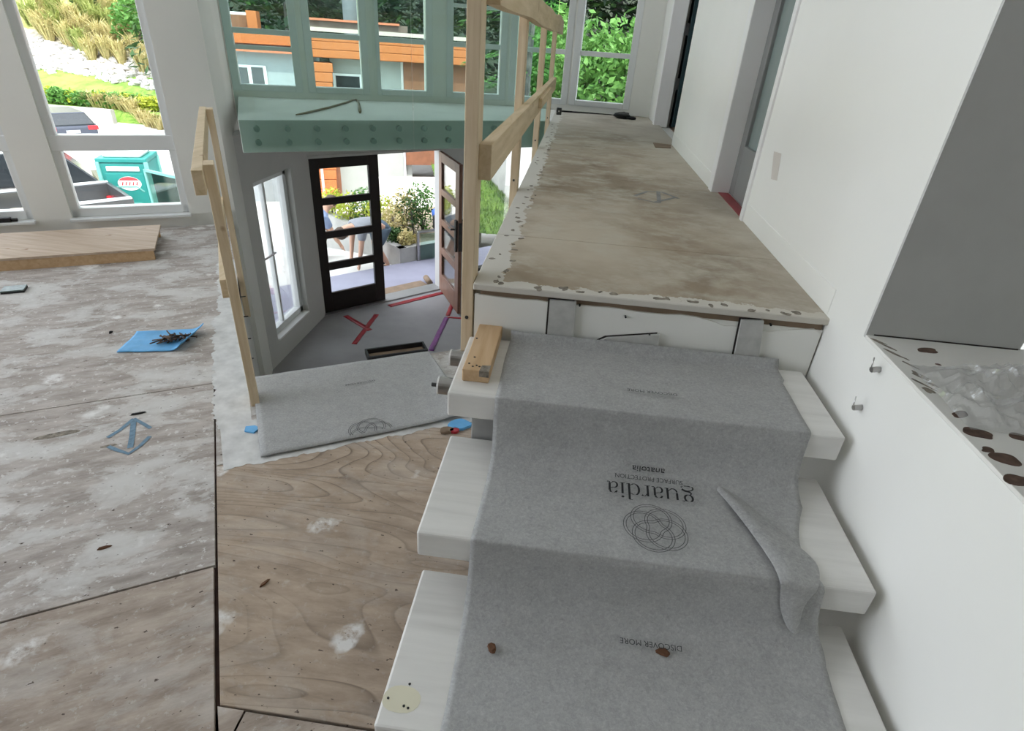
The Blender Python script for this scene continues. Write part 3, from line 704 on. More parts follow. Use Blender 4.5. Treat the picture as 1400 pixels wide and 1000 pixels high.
def sans(text, width):
    cu = bpy.data.curves.new('t','FONT'); cu.body = text; cu.align_x = 'CENTER'; cu.resolution_u = 3; ob = bpy.data.objects.new('t', cu); COL.objects.link(ob)
    bpy.context.view_layer.update(); me = bpy.data.meshes.new_from_object(ob.evaluated_get(bpy.context.evaluated_depsgraph_get()))
    xs = [v.co.x for v in me.vertices]; s = width/(max(xs)-min(xs)); k = MB(); k.v = [V((v.co.x*s, v.co.y*s, 0)) for v in me.vertices]; k.f = [tuple(p.vertices) for p in me.polygons]
    bpy.data.objects.remove(ob); bpy.data.meshes.remove(me); return k
def knot(R_, lw, half=False):      # interlaced five-lobed rosette drawn as a doubled outline
    k = MB()
    def cv(i, m, ph): 
        a = 2*math.pi*i/m
        r = .62+.36*math.cos(2.5*a*2/2+ph); return r
    m = 480; pts = []
    for i in range(m+1):
        a = 8*math.pi*i/m; r = .60+.36*math.cos(a*5/4); pts.append((r*math.cos(a)*R_, r*math.sin(a)*R_))
    def offs(pts, o_):
        out = []
        for i in range(len(pts)):
            p = pts[(i-1) % (len(pts)-1)]; q = pts[(i+1) % (len(pts)-1)]; dx, dy = q[0]-p[0], q[1]-p[1]; l_ = math.hypot(dx,dy); out.append((pts[i][0]-dy/l_*o_, pts[i][1]+dx/l_*o_))
        return out
    for o_ in (-.042*R_, .042*R_):
        q = offs(pts, o_)
        if not half: k.ribbon(q, lw, 0)
        else:
            run = []
            for p in q:
                if p[1] > -.05*R_: run.append(p)
                else:
                    if len(run) > 1: k.ribbon(run, lw, 0)
                    run = []
            if len(run) > 1: k.ribbon(run, lw, 0)
    return k
PI = math.pi
wk, _ = serif_word(.0385)
CUM = [0.0]
for a_, b_ in zip(PROFILE[:-1], PROFILE[1:]): CUM.append(CUM[-1]+math.hypot(b_[0]-a_[0], b_[1]-a_[1]))
def on_felt(s_):          # point and outward normal of the runner at arc length s_
    for i in range(len(CUM)-1):
        if s_ <= CUM[i+1] or i == len(CUM)-2:
            t = (s_-CUM[i])/(CUM[i+1]-CUM[i]); a_, b_ = PROFILE[i], PROFILE[i+1]; dy, dz = b_[0]-a_[0], b_[1]-a_[1]; l_ = math.hypot(dy,dz)
            return a_[0]+dy*t, a_[1]+dz*t, dz/l_, -dy/l_
def felt_s(x, py):        # arc length where the runner is seen at image height py
    best = (1e9,0); s_ = 0
    while s_ < CUM[-1]:
        y, z, ny, nz = on_felt(s_); v = V((x,y,z))-CAM
        w_ = V((AX[0].x*v.x+AX[1].x*v.y+AX[2].x*v.z, AX[0].y*v.x+AX[1].y*v.y+AX[2].y*v.z, AX[0].z*v.x+AX[1].z*v.y+AX[2].z*v.z)); e_ = abs(500+F*w_.y/w_.z-py)
        if e_ < best[0]: best = (e_,s_)
        s_ += .002
    return best[1]
def felt_print(mb2, cx, py, name, mat, skew=0):
    s0 = felt_s(cx, py); k = MB()
    for p in mb2.v:
        y, z, ny, nz = on_felt(s0+p.y); o_ = .0098; k.v.append(V((cx-p.x, y+ny*o_, z+nz*o_)))
    k.f = mb2.f; return k.build(name, mat, runner)
felt_print(wk, .297, 668, 'printed_word', PRINT)
felt_print(sans('SURFACE PROTECTION.', .185), .293, 654, 'printed_small_line', PRINT2)
felt_print(sans('anatolia', .088), .294, 639, 'printed_small_word', PRINT)
felt_print(knot(.080,.0015), .300, 726, 'printed_knot_emblem', PRINT2)
felt_print(sans('DISCOVER MORE', .140), .291, 539, 'printed_caption', PRINT2)
felt_print(sans('DISCOVER MORE', .142), .300, 880, 'printed_caption', PRINT2)

# ---- felt sheet at the head of the foyer stair
def fsheet():
    k = MB(); A, B, C_, D = tn(-.098,2.085), tn(.83,2.075), tn(.93,2.745), tn(-.095,2.755)
    def fn(u, v):
        p = A.lerp(B,u).lerp(D.lerp(C_,u),v); z = .010+.004*mnoise.noise(V((p.x*5,p.y*5,2)))+(.030*max(0,(u-.78)/.22)**1.5*(1-v) if u > .78 else 0)
        if u > .9: p = p-(TA*.10*((u-.9)/.1)*v)
        return (p.x,p.y,z)
    k.grid(36,26,fn); o = k.build('felt_sheet', FELT, smooth=True); m = o.modifiers.new('thickness','SOLIDIFY'); m.thickness = .004; m.offset = 1
    return tag(o, 'loose grey felt sheet with half a knot emblem at the head of the foyer stair', 'felt')
fs = fsheet()
ang = math.atan2(TA.y,TA.x)
p = tn(.36,2.10); place(knot(.098,.002,True), p.x, p.y, ang, .0185, 'printed_knot_emblem', PRINT2, fs)
p = at_z(492,523,.016); place(sans('DISCOVER MORE', .15), p.x, p.y, ang+PI, .0178, 'printed_caption', PRINT2, fs)
# ---- foyer stair going down below it
st = empty('foyer_stair', tn(.5,3.9,ZE), 'grey concrete stair leading down from the felt sheet to the foyer', 'stair')
CONC = plain('grey_stair_concrete', (.36,.36,.345), .8, .12, 7)
for k_ in range(1,10):
    n0 = 2.755+.285*(k_-1); MB().obox(V((0,0,0)),TA,NA, edge_t+.004, 1.05, n0+.002, n0+.287, ZE, -.182*k_).build('step', CONC, st, bevel=.004)
ch = empty('floor_channel', at_z(540,480,-.182), 'black edged metal channel on the first step down to the foyer', 'channel')
a_ = at_z(502,483,-.17); b_ = at_z(577,473,-.17); dd = (b_-a_).normalized(); nn = V((-dd.y,dd.x,0)); L_ = (b_-a_).length
MB().obox(V((a_.x,a_.y,0)),dd,nn,0,L_,-.09,.0,-.182,-.176).build('tray', CARDB, ch)
for y0,y1 in ((-.102,-.09),(.0,.012)): MB().obox(V((a_.x,a_.y,0)),dd,nn,-.012,L_+.012,y0,y1,-.182,-.145).build('rim', BLACK, ch)
for x0,x1 in ((-.012,0),(L_,L_+.012)): MB().obox(V((a_.x,a_.y,0)),dd,nn,x0,x1,-.09,.0,-.182,-.145).build('rim', BLACK, ch)
# scraps showing under the raised corner of the felt
for i,(px,py,mt,nm,lb,s) in enumerate(((632,582,BLUEFOAM,'foam_scrap','blue foam scrap wedged under the felt beside the stone stair',.05),(612,590,CARDB,'wood_scrap','brown wood scrap under the corner of the felt sheet',.030),
        (622,591,TAPE,'tape_scrap','crumpled red tape scrap under the corner of the felt',.022),(345,587,BLUEFOAM,'foam_scrap','small square of blue foam lying on white painted floor',.036))):
    p = at_z(px,py,.004); tag(MB().prism(blob_poly(p.x,p.y,s,s*.8,5 if i == 3 else 8,.3,.22,i), .0014, .010 if i == 3 else .016).build(nm, mt, bevel=.002), lb, 'scrap')

# ---- red and purple tape on the foyer floor
def tape(nm, a, b, wd, mat, lb, z=ZE):
    a = at_z(*a, z); b = at_z(*b, z); d = (b-a).normalized(); n_ = V((-d.y,d.x,0)); L_ = (b-a).length
    def f(u, v): p = a+d*(L_*u)+n_*((v-.5)*(wd*(1+.12*mnoise.noise(V((u*9,v,px_)))))); return (p.x,p.y,z+.002+.0015*abs(mnoise.noise(V((u*14,v*3,1)))))
    px_ = a.x; k = MB().grid(18,3,f); o = k.build(nm, mat, smooth=True); m = o.modifiers.new('t','SOLIDIFY'); m.thickness = .0015; m.offset = 1
    return tag(o, lb, 'tape', 'tape strips on the foyer paper')
tape('red_tape_strip',(532,419),(608,400),.09,TAPE,'wide red tape along the open doorway sill')
tape('red_tape_strip',(515,430),(484,471),.065,TAPE,'long red tape running from the closed door leaf towards the stair')
tape('red_tape_strip',(472,432),(506,452),.07,TAPE,'short red tape crossing the longer red strip by the closed leaf')
tape('purple_tape_strip',(620,412),(612,432),.06,TAPE,'short red tape end below the open door leaf')
tape('purple_tape_strip',(611,434),(589,480),.07,PURPLE,'purple tape strip running from the open door leaf to the stair')
tape('red_tape_strip',(611,434),(648,437),.045,TAPE,'thin red tape beside the foot of the open door leaf')
cardm = empty('cardboard_mat', dw(1.4,ZE,.25), 'brown cardboard laid over the porch just outside the doorway', 'cardboard')
dbox(MB(),.98,1.85,ZE-.058,ZE-.045,.20,.55).build('flat_sheet', CARDB, cardm)
MB().tube([dw(1.86,ZE-.0,.28), dw(1.93,ZE-.0,.52)], .045, 12).build('rolled_edge', CARDB, cardm, smooth=True)

# ---- ledge: glass guard on standoff buttons, crowbar
for i in range(13):
    s = .125+.2325*i
    if s > 2.72: break
    for z in (.845,.742):
        a = ld(s,0,z); o = MB().tube([a, a-LDn*.044], .0235, 16).build('glass_standoff', plain('nickel_button',(.40,.44,.40),.4,.1,30,metal=.4) if 'nickel_button' not in MATS else MATS['nickel_button'])
        tag(o, 'round metal glass button in the upper row on the ledge face' if z > .8 else 'round metal glass button in the lower row on the ledge face', 'standoff', 'glass buttons upper row' if z > .8 else 'glass buttons lower row')
for a, b, lb in ((.0,1.408,'greenish glass guard panel over the left half of the ledge'),(1.414,2.80,'greenish glass guard panel over the ledge beside the landing')):
    e = empty('glass_guard', ld((a+b)/2,-.05,.68), lb, 'glass guard', 'glass guard panels along the ledge')
    MB().obox(LD0,LDd,LDn,a,b,-.057,-.045,.672,1.98).build('glass_panel', GREENGLASS, e)
cl = empty('glass_clamp', (-.215,6.72,ZL), 'small dark glass clamp standing on the landing end', 'clamp')
box('clamp_body', DARKMETAL, -.245,-.19,6.70,6.75,ZL,ZL+.07, cl, .006); box('clamp_screw', STEEL, -.225,-.21,6.69,6.702,ZL+.03,ZL+.045, cl)
cb = [at_z(405,157,ZL+.012), at_z(420,154,ZL+.012), at_z(450,147,ZL+.012), at_z(474,140,ZL+.012), at_z(482,137,ZL+.012), at_z(487,136.5,ZL+.012), at_z(490,140,ZL+.012), at_z(491.5,146,ZL+.012), at_z(492,151,ZL+.012)]
e = empty('crowbar', cb[3]-V((0,0,.012)), 'bent brown crowbar lying on the painted ledge', 'crowbar')
MB().tube(cb, [.006,.010,.010,.010,.010,.010,.010,.011,.012], 8).build('shaft', CROWBAR, e, smooth=True)
MB().tube([cb[-2], cb[-1], cb[-1]+(cb[-1]-cb[-2])*.5], [.0115,.016,.010], 8).build('claw', CROWBAR, e, smooth=True)

# ---- temporary pine railing on the landing edge
def lum(nm, par, mat, x0,x1,y0,y1,z0,z1): return box(nm, mat, x0,x1,y0,y1,z0,z1, par, .0025)
rl = empty('pine_railing', (-.287,1.7,.55), 'temporary pale pine guard rail along the landing edge', 'railing')
for y0, zb, zt in ((1.672,.48,2.05),(2.96,.66,1.70),(4.36,.66,1.70),(5.84,.66,1.70)):
    po = lum('post', rl, LUMZ, -.312,-.274,y0,y0+.089,zb,zt)
    for z in (zb+.10, zb+.30): MB().tube([(-.293,y0+.001,z),(-.293,y0-.003,z)], .006, 8).build('screw', DARKMETAL, po)
lum('mid_rail', rl, LUMY, -.274,-.236,1.70,5.7,1.215,1.315)
k = MB()
def tr(u, v):
    y = 1.75+4.55*u; up = .010*math.sin(u*9.0)-.008*math.sin(u*21); return y, up
ny = 40
for i in range(ny+1):
    y, up = tr(i/ny, 0)
    for x, z in ((-.274,1.655+up*.4),(-.236,1.655+up*.4),(-.236,1.765+up),(-.274,1.765+up)): k.v.append(V((x,y,z)))
for i in range(ny):
    for j in range(4): k.f.append((i*4+j, i*4+(j+1)%4, (i+1)*4+(j+1)%4, (i+1)*4+j))
k.f += [(3,2,1,0),(ny*4,ny*4+1,ny*4+2,ny*4+3)]
k.build('top_rail', LUMY, rl)
lum('splice_board', rl, LUMY, -.236,-.215,3.55,4.55,1.25,1.30)

# ---- second railing along the floor edge, its posts screwed to the side of the floor
r2 = empty('pine_guard', tn(edge_t,3.4,0), 'short pale pine guard rail beside the stairwell on the plywood floor', 'railing')
def lumtn(nm, mat, t0,t1,n0,n1,z0,z1): return MB().obox(V((0,0,0)),TA,NA,t0,t1,n0,n1,z0,z1).build(nm, mat, r2, bevel=.0025)
lumtn('post', LUMZ, edge_t+.001, edge_t+.039, 2.50, 2.589, -.09, 1.10)
lumtn('post', LUMZ, edge_t+.001, edge_t+.039, 4.20, 4.289, -.30, 1.10)
lumtn('top_rail', LUMY, edge_t-.037, edge_t+.001, 2.40, 4.33, 1.01, 1.10)
lumtn('mid_rail', LUMY, edge_t-.037, edge_t+.001, 2.74, 4.30, .46, .55)

# ---- low plywood step against the window wall
ps = empty('plywood_step', tn(-1.8,5.05,0), 'long low plywood step box lying below the left windows', 'step')
MB().obox(V((0,0,0)),TA,NA,-3.4,-.64,4.74,5.36,.072,.09).build('top_board', PLYTOP, ps, bevel=.002)
MB().obox(V((0,0,0)),TA,NA,-3.4,-.655,4.745,4.785,0,.072).build('front_board', LUMBLK, ps, bevel=.002)
MB().obox(V((0,0,0)),TA,NA,-3.4,-.655,5.31,5.35,0,.072).build('back_board', LUMBLK, ps, bevel=.002)
tb = empty('black_tool', tn(-1.8,WN-.03,.108), 'black bar tool resting on the left window sill', 'tool')
MB().obox(V((0,0,0)),TA,NA,-1.96,-1.66,WN-.045,WN-.005,.108,.145).build('bar', BLACK, tb, bevel=.008); MB().obox(V((0,0,0)),TA,NA,-1.66,-1.62,WN-.038,WN-.012,.112,.135).build('tip', BLACK, tb, bevel=.006)
p = at_z(20,398,0); t_ = empty('stone_tile', p, 'small slate green tile sample lying on grey plywood', 'tile')
MB().obox(p,TA,NA,-.06,.06,-.045,.05,.0,.012).build('tile_back', BLACK, t_, bevel=.002); MB().obox(p,TA,NA,-.06,.06,-.045,.05,.012,.02).build('tile_face', TEALTILE, t_, bevel=.002)

# ---- blue foam sheet with a heap of nails
A, B, C_, D = at_z(160,483,0), at_z(250,481,0), at_z(281,453,0), at_z(188,457,0)
def ff(u, v):
    p = A.lerp(B,u).lerp(D.lerp(C_,u),v); z = .004+.005*abs(math.sin(v*10))*.5+.045*max(0,(u-.80)/.2)**2*(1-.2*v)+.010*max(0,(v-.75)/.25)**2
    return (p.x,p.y,z+.003*mnoise.noise(V((u*4,v*4,0))))
o = MB().grid(30,20,ff).build('foam_sheet', BLUEFOAM, smooth=True); m = o.modifiers.new('t','SOLIDIFY'); m.thickness = .004; m.offset = 1
tag(o, 'curled blue foam sheet holding a heap of nails on the plywood', 'foam sheet')
rr = random.Random(9)
nb = MB().tube([(-.035,0,0),(.035,0,0)], .0028, 6); nb.tube([(.035,0,0),(.0375,0,0)], .006, 8)
nail0 = None; c0 = at_z(236,466,.012)
for i in range(26):
    if nail0 is None: nail0 = nb.build('nail', NAILS); o = nail0
    else: o = nail0.copy(); COL.objects.link(o)
    a = rr.gauss(0,.05); b = rr.gauss(0,.018)
    q = c0+V((1,.55,0)).normalized()*a+V((-.5,1,0)).normalized()*b
    o.location = (q.x,q.y,.020+.006*(i%4)); o.rotation_euler = (0, rr.uniform(-.25,.25), rr.uniform(-.9,1.6)); o.scale = (1.0,1.3,1.3)
    tag(o, 'rusty bent nail in the heap on the blue foam sheet', 'nail', 'nails on the blue foam sheet')

# ---- small scraps on floor and felt
BRN = plain('dry_brown_leaf', (.13,.06,.03), .8, .3, 40)
def shard(nm, px, py, z, L_, W_, rot, mat, lb, cat, hgt=.006):
    p = at_z(px,py,z); e = MB(); poly = blob_poly(0,0,L_,W_,10,rot,.25,int(px)); 
    k = MB(); n_ = len(poly)
    k.add([(p.x+x,p.y+y,z) for x,y in poly]+[(p.x+x*.85,p.y+y*.85,z+hgt*(.5+.5*math.sin(3*i))) for i,(x,y) in enumerate(poly)], [tuple(range(n_))[::-1], tuple(range(n_,2*n_))]+[(i,(i+1)%n_,n_+(i+1)%n_,n_+i) for i in range(n_)])
    return tag(k.build(nm, mat), lb, cat)
shard('wood_shard',145,749,0,.022,.007,.5,BRN,'dark brown wood shard on pale plaster-smeared plywood','shard')
shard('wood_shard',360,799,0,.018,.006,1.1,BRN,'dark brown sliver on the wavy grained brown plywood','shard')
shard('plastic_shard',190,566,0,.030,.007,.6,BLACK,'black broken plastic shard above the blue arrow','shard',.009)
shard('wall_scrap',152,455,0,.006,.014,.1,BLACK,'thin black pin standing near the blue foam sheet','scrap',.012)
shard('dry_leaf',672,887,.361+.012,.010,.013,.3,BRN,'brown curled leaf on the left part of the felt runner','leaf',.010)
shard('dry_leaf',908,894,.361+.012,.016,.010,-.3,BRN,'larger brown leaf lying on the printed caption of the felt','leaf',.010)

# ---- wall plugs with curled wire beside the ledge
for px, py, lb in ((1203,505,'upper metal plug with curled wire in the white wall'),(1178,557,'lower metal plug with curled wire in the white wall')):
    p = on_rx(px,py,RX); e = empty('wall_plug', p, lb, 'wall plug', 'metal plugs in the white stair wall')
    MB().tube([p+V((.004,0,0)), p-V((.022,.004,.002))], .0075, 10).build('plug_body', STEEL, e)
    q = [p-V((.02,.004,-.004))]+[p+V((-.022-.010*math.sin(a), -.016*math.sin(a*1.1), .006+.014*(1-math.cos(a)))) for a in np.linspace(.2,2.6,9)]
    MB().tube(q, .0018, 6).build('wire_curl', STEEL, e)

# ---- crumpled clear plastic on the ledge
q = NT('clear_plastic_film'); q.t.nodes.remove(q.b)
tr_ = q.n('BsdfTransparent'); tr_.inputs[0].default_value = (.97,.97,.97,1); gl_ = q.n('BsdfGlossy'); gl_.inputs['Roughness'].default_value = .07; df_ = q.n('BsdfDiffuse'); df_.inputs[0].default_value = (.75,.75,.74,1)
m1 = q.n('MixShader'); m1.inputs[0].default_value = .20; q.l(tr_.outputs[0], m1.inputs[1]); q.l(df_.outputs[0], m1.inputs[2])
m2 = q.n('MixShader'); lw_ = q.n('LayerWeight'); lw_.inputs[0].default_value = .35; q.l(q.math('ADD', q.math('MULTIPLY', lw_.outputs['Facing'], .45), .04), m2.inputs[0]); q.l(m1.outputs[0], m2.inputs[1]); q.l(gl_.outputs[0], m2.inputs[2]); q.l(m2.outputs[0], q.o.inputs[0])
cpt = at_z(1370,555,.958)
def bag(u, v):
    x = cpt.x-.13+.42*u; y = cpt.y-.11+.26*v; e_ = math.sin(math.pi*u)*math.sin(math.pi*v)
    q_ = V((x*9,y*9,3)); h = .022*max(0,e_)**.6*(1+.5*mnoise.noise(q_))+.060*(1-abs(mnoise.noise(q_*1.6))*2.2)*max(e_,0)**.7*.6+.026*(1-2*abs(mnoise.noise(q_*3.4)))*max(e_,0)**.5
    return (x+.03*mnoise.noise(q_*.8), y+.03*mnoise.noise(q_*.8+V((5,5,5))), .9605+max(h,0))
tag(MB().grid(70,52,bag).build('plastic_bag', q.m), 'crumpled clear plastic film lying on the stained ledge', 'plastic bag')
# black rag at the far end of the landing
p = at_z(850,162,ZL)
k = MB().ball((p.x,p.y,ZL+.03),.09,.07,.036,12,8,.5); k.ball((p.x+.10,p.y-.05,ZL+.015),.06,.03,.016,10,6,.4)
tag(k.build('black_rag', BLACK, smooth=True), 'black rag dropped at the far end of the landing', 'rag')

# ================================================================== OUTDOORS
CONCR = plain('sunlit_concrete', (.62,.61,.58), .85, .08, 1.5, bump=.1)
CONCW = plain('concrete_wall', (.36,.355,.335), .9, .16, 2.2, bump=.15)
SLABM = plain('porch_slab', (.27,.27,.34), .8, .08, 3)  # lavender of the porch shade put into the slab colour
def grassmat(name, a, b, sc=3):
    q = NT(name); n = q.noise(q.pos(), sc, 6, .7); q.col(q.ramp(n, [(.35,a),(.65,b)])); q.rough(.9,.1); q.bump(q.noise(q.pos(), sc*9, 3), .6, .05); return q.m
LAWN = grassmat('lawn_grass', (.15,.29,.05), (.27,.42,.09), 1.2)
BANKG = grassmat('bank_grass', (.05,.11,.02), (.12,.20,.04), 5)
HILL = grassmat('dry_hill_grass', (.30,.33,.10), (.46,.42,.16), .8)
BED = plain('gravel_bed', (.42,.38,.30), .95, .3, 3)
def leafmat(name, a, b, sc=4, tl=.25):
    q = NT(name); n = q.noise(q.pos(), sc, 3, .7); c = q.ramp(n, [(.3,a),(.7,b)]); q.col(c); q.rough(.55,.3)
    tb = q.n('BsdfTranslucent'); q.l(c, tb.inputs[0]); ms = q.n('MixShader'); ms.inputs[0].default_value = tl
    q.l(q.b.outputs[0], ms.inputs[1]); q.l(tb.outputs[0], ms.inputs[2]); q.l(ms.outputs[0], q.o.inputs[0]); return q.m
LF_DARK = leafmat('dark_conifer_needles', (.006,.018,.008), (.018,.045,.018), 4, .08)
LF_MID = leafmat('mid_green_leaves', (.018,.055,.014), (.055,.12,.028), 4, .12)
LF_BRIGHT = leafmat('bright_green_leaves', (.05,.16,.03), (.15,.32,.07), 6)
LF_YEL = leafmat('yellow_green_leaves', (.28,.38,.04), (.60,.62,.08), 6)
LF_STRAW = leafmat('straw_grass_blades', (.38,.36,.14), (.66,.54,.28), 7)
LF_MID2 = leafmat('bank_grass_blades', (.07,.15,.025), (.18,.28,.06), 5)
LF_OLIVE = leafmat('olive_grass_blades', (.22,.30,.08), (.45,.46,.16), 7)
BARK = plain('grey_bark', (.13,.12,.115), .9, .3, 9)

# terrain: distance profile, turned slightly so that the hillside dips to the right
PROF = [(0,-1.96),(10.2,-1.98),(18,-3.7),(43,-3.75),(43.6,-3.2),(46,-3.1),(52,-1.95),(57,-.35),(64,2.4),(80,8.5),(120,22)]
def terr(x, y):
    d = math.hypot(x,y); ph = math.degrees(math.atan2(x,y)); de = d
    if d > 18: de = 18+(d-18)*(1+max(0,min(1,(d-18)/20))*.028*max(-12,min(14,(ph+43.5))))
    for (a,za),(b,zb) in zip(PROF[:-1],PROF[1:]):
        if de <= b: return za+(zb-za)*max(0,(de-a))/(b-a), de
    return PROF[-1][1], de
def hit(px, py, d0=8.0):
    r = ray(px,py); h = math.hypot(r.x,r.y); d = d0
    while d < 130:
        p = CAM+r*(d/h)
        if p.z <= terr(p.x,p.y)[0]: return V((p.x,p.y,terr(p.x,p.y)[0])), d
        d += .12
    return None, None
def zone(name, d0, d1, nd, mat, a0=-72, a1=40, na=80, lift=0):
    k = MB()
    def fn(u, v):
        ph = math.radians(a0+(a1-a0)*u); lo, hi = 1.0, 160.0; tgt = d0+(d1-d0)*v
        for _ in range(28):
            m_ = (lo+hi)/2
            if terr(m_*math.sin(ph), m_*math.cos(ph))[1] < tgt: lo = m_
            else: hi = m_
        x, y = lo*math.sin(ph), lo*math.cos(ph); return (x,y,terr(x,y)[0]+lift)
    k.grid(na, nd, fn); return k.build(name, mat, smooth=True)
struct(zone('ground_driveway', 6.5, 43.05, 40, CONCR), 'bright concrete driveway falling away from the house', 'driveway')
struct(zone('ground_lawn', 43.0, 52.2, 14, LAWN, a1=-30, na=50), 'green lawn strip on the hillside', 'lawn')
struct(zone('ground_rock_bed', 52.1, 58.5, 10, BED, a1=-30, na=50), 'pale rock bed above the lawn', 'ground')
struct(zone('ground_forest', 43.0, 119, 30, plain('forest_floor',(.02,.028,.014),.95,.4,2), a0=-30, na=50), 'dark forest floor rising behind the houses', 'ground')
struct(zone('ground_hill', 58.4, 119, 24, HILL, a1=-30, na=50), 'dry grass hillside above the rocks', 'hill')
struct(MB().prism([tuple(dw(s,0,n)[:2]) for s,n in ((-3.0,.145),(5.2,.145),(5.2,1.45),(-3.0,1.45))], -2.1, ZE-.06).build('porch_slab', SLABM, bevel=.01), 'porch slab with shade put into its lavender tone, outside the entry doors', 'porch')
# curb wall at the top of the driveway
cwp = []
for ph in np.linspace(-50,-39,12):
    d = 43.0
    for _ in range(60):
        if terr(d*math.sin(math.radians(ph)), d*math.cos(math.radians(ph)))[1] > 43.0: d -= .25
        else: break
    cwp.append(V((d*math.sin(math.radians(ph)), d*math.cos(math.radians(ph)), 0)))
cwall = empty('curb_wall', cwp[5]+V((0,0,-3.75)), 'low white concrete wall between driveway and lawn', 'wall')
for a, b in zip(cwp[:-1], cwp[1:]): wallseg(MB(), b, a, -3.8, -3.02, .25).build('wall_block', CONCW, cwall)

# boulders
rr = random.Random(21); rk = []
ROCK = plain('white_limestone', (.50,.48,.45), .9, .25, 3, bump=.3)
for i in range(5): rk.append(MB().ball((0,0,.1), 1, .8, .62, 9, 6, .55))
rk2 = []
def band(x): return 46+(x-25)*.22, 90+(x-35)*.185
cnt = 0; used = []
for px in np.arange(18, 225, 6.2):
    u0, l0 = band(px)
    for py in np.arange(u0+4, l0, 5.2):
        qx, qy = px+rr.uniform(-2.4,2.4), py+rr.uniform(-2.2,2.2); p, d = hit(qx,qy,35)
        if p is None or cnt >= 280: continue
        i = cnt % 5
        if len(rk2) < 5: o = rk[i].build('boulder', ROCK, smooth=False); rk2.append(o)
        else: o = rk2[i].copy(); COL.objects.link(o)
        s = rr.uniform(.24,.42)*d/55; o.location = (p.x,p.y,p.z); o.scale = (s,s,s*rr.uniform(.8,1.1)); o.rotation_euler = (rr.uniform(-.3,.3),rr.uniform(-.3,.3),rr.uniform(0,6))
        tag(o, 'pale limestone boulder in the rock band on the hillside', 'boulder', 'boulders of the hillside rock band'); cnt += 1

def leaves(k, n, c, rx, ry, rz, size, rnd, asp=.5, shell=.5, up=0.0):
    for _ in range(n):
        while True:
            q = V((rnd.uniform(-1,1),rnd.uniform(-1,1),rnd.uniform(-1,1)))
            if .05 < q.length < 1: break
        q = q.normalized()*(shell+(1-shell)*rnd.random()); p = V(c)+V((q.x*rx,q.y*ry,q.z*rz))
        a = V((rnd.gauss(0,1),rnd.gauss(0,1),rnd.gauss(0,.7)+up)).normalized(); b = a.cross(V((rnd.gauss(0,1),rnd.gauss(0,1),rnd.gauss(0,1)))).normalized(); s = size*rnd.uniform(.6,1.3)
        k.add([p-a*s*.5, p+b*s*asp*.5, p+a*s*.5, p-b*s*asp*.5], [(0,1,2,3)])
def shrub(nm, c, r, h, n, size, mat, lb, grp, seed, cat='shrub'):
    rnd = random.Random(seed); e = empty(nm, c, lb, cat, grp); k = MB()
    for j in range(4):
        o_ = V((rnd.uniform(-.4,.4)*r,rnd.uniform(-.4,.4)*r,h*rnd.uniform(.4,.6))); leaves(k, n//4, V(c)+o_, r*.75, r*.75, h*.5, size, rnd)
    k.build('foliage', mat, e)
    s = MB()
    for j in range(4): s.tube([V(c)+V((0,0,-.05)), V(c)+V((rnd.uniform(-.3,.3)*r,rnd.uniform(-.3,.3)*r,h*.6))], [.03*r+.008,.01*r+.003], 5)
    s.build('stems', BARK, e); return e
def tuft(c, h, r, n, seed, lb, grp, mat=LF_STRAW, nm='ornamental_grass'):
    rnd = random.Random(seed); k = MB(); c = V(c)
    for _ in range(n):
        a = rnd.uniform(0,6.283); o_ = V((math.cos(a),math.sin(a),0)); sp = rnd.uniform(.15,1)*r; hh = h*rnd.uniform(.6,1.1); b = c+o_*rnd.uniform(0,.25)*r; w_ = V((-o_.y,o_.x,0))*r*.035
        m_ = b+o_*sp*.45+V((0,0,hh*.75)); t_ = b+o_*sp*1.1+V((0,0,hh*rnd.uniform(.65,1))); k.add([b-w_,b+w_,m_+w_,m_-w_,t_],[(0,1,2,3),(3,2,4)])
    return tag(k.build(nm, mat), lb, 'grass clump', grp)
rr = random.Random(4)
for i,(px,py) in enumerate(((45,30),(60,42),(70,52),(82,44),(95,58),(100,34),(112,66),(118,48),(128,80),(132,34),(140,58),(148,76),(155,40),(160,62),(168,82),(172,30),(178,58),(186,76),(192,46),(198,96),(205,84),(120,20),(150,18),(185,18),(80,22),(62,12))):
    p, d = hit(px,py+6,35)
    if p: tuft(p, 2.0*d/60, 1.25*d/60, 130, i, 'tall straw coloured grass clump on the dry hillside' if i%3 else 'tall olive green grass clump on the dry hillside', 'straw grasses on the hillside', LF_STRAW if i%3 else LF_OLIVE)
for i in range(18):
    px = 62+i*9.2; py = 150+(px-62)*.11+rr.uniform(-3,3); p, d = hit(px,py,30)
    if p: p = p+V((p.x,p.y,0)).normalized()*1.3; p.z = terr(p.x,p.y)[0]
    if p: shrub('lawn_shrub', p, .6, .8, 260, .26, LF_YEL if (i > 14 or i%4 == 1) else LF_BRIGHT, 'yellow green low shrub along the lower edge of the lawn' if (i > 14 or i%4 == 1) else 'bright green low shrub along the lower edge of the lawn', 'shrubs below the lawn', 50+i)
for i in range(12):
    px = 128+i*8.5; py = 160+i*2.0; p, d = hit(px,py,26)
    if p: p = p+V((p.x,p.y,0)).normalized()*1.2; p.z = terr(p.x,p.y)[0]
    if p: tuft(p, .9, .8, 70, 90+i, 'low dry grass tuft beside the driveway edge', 'dry tufts by the driveway')
for i,(px,py) in enumerate(((185,38),(190,60),(200,8),(120,4))):
    p, d = hit(px,py+8,40)
    if p: shrub('hill_bush', p, 1.5, 2.6, 420, .4, LF_BRIGHT if i < 2 else LF_MID, 'leafy green bush among the straw grasses' if i < 2 else 'dark green bush high on the hillside', 'bushes on the hillside', 70+i)

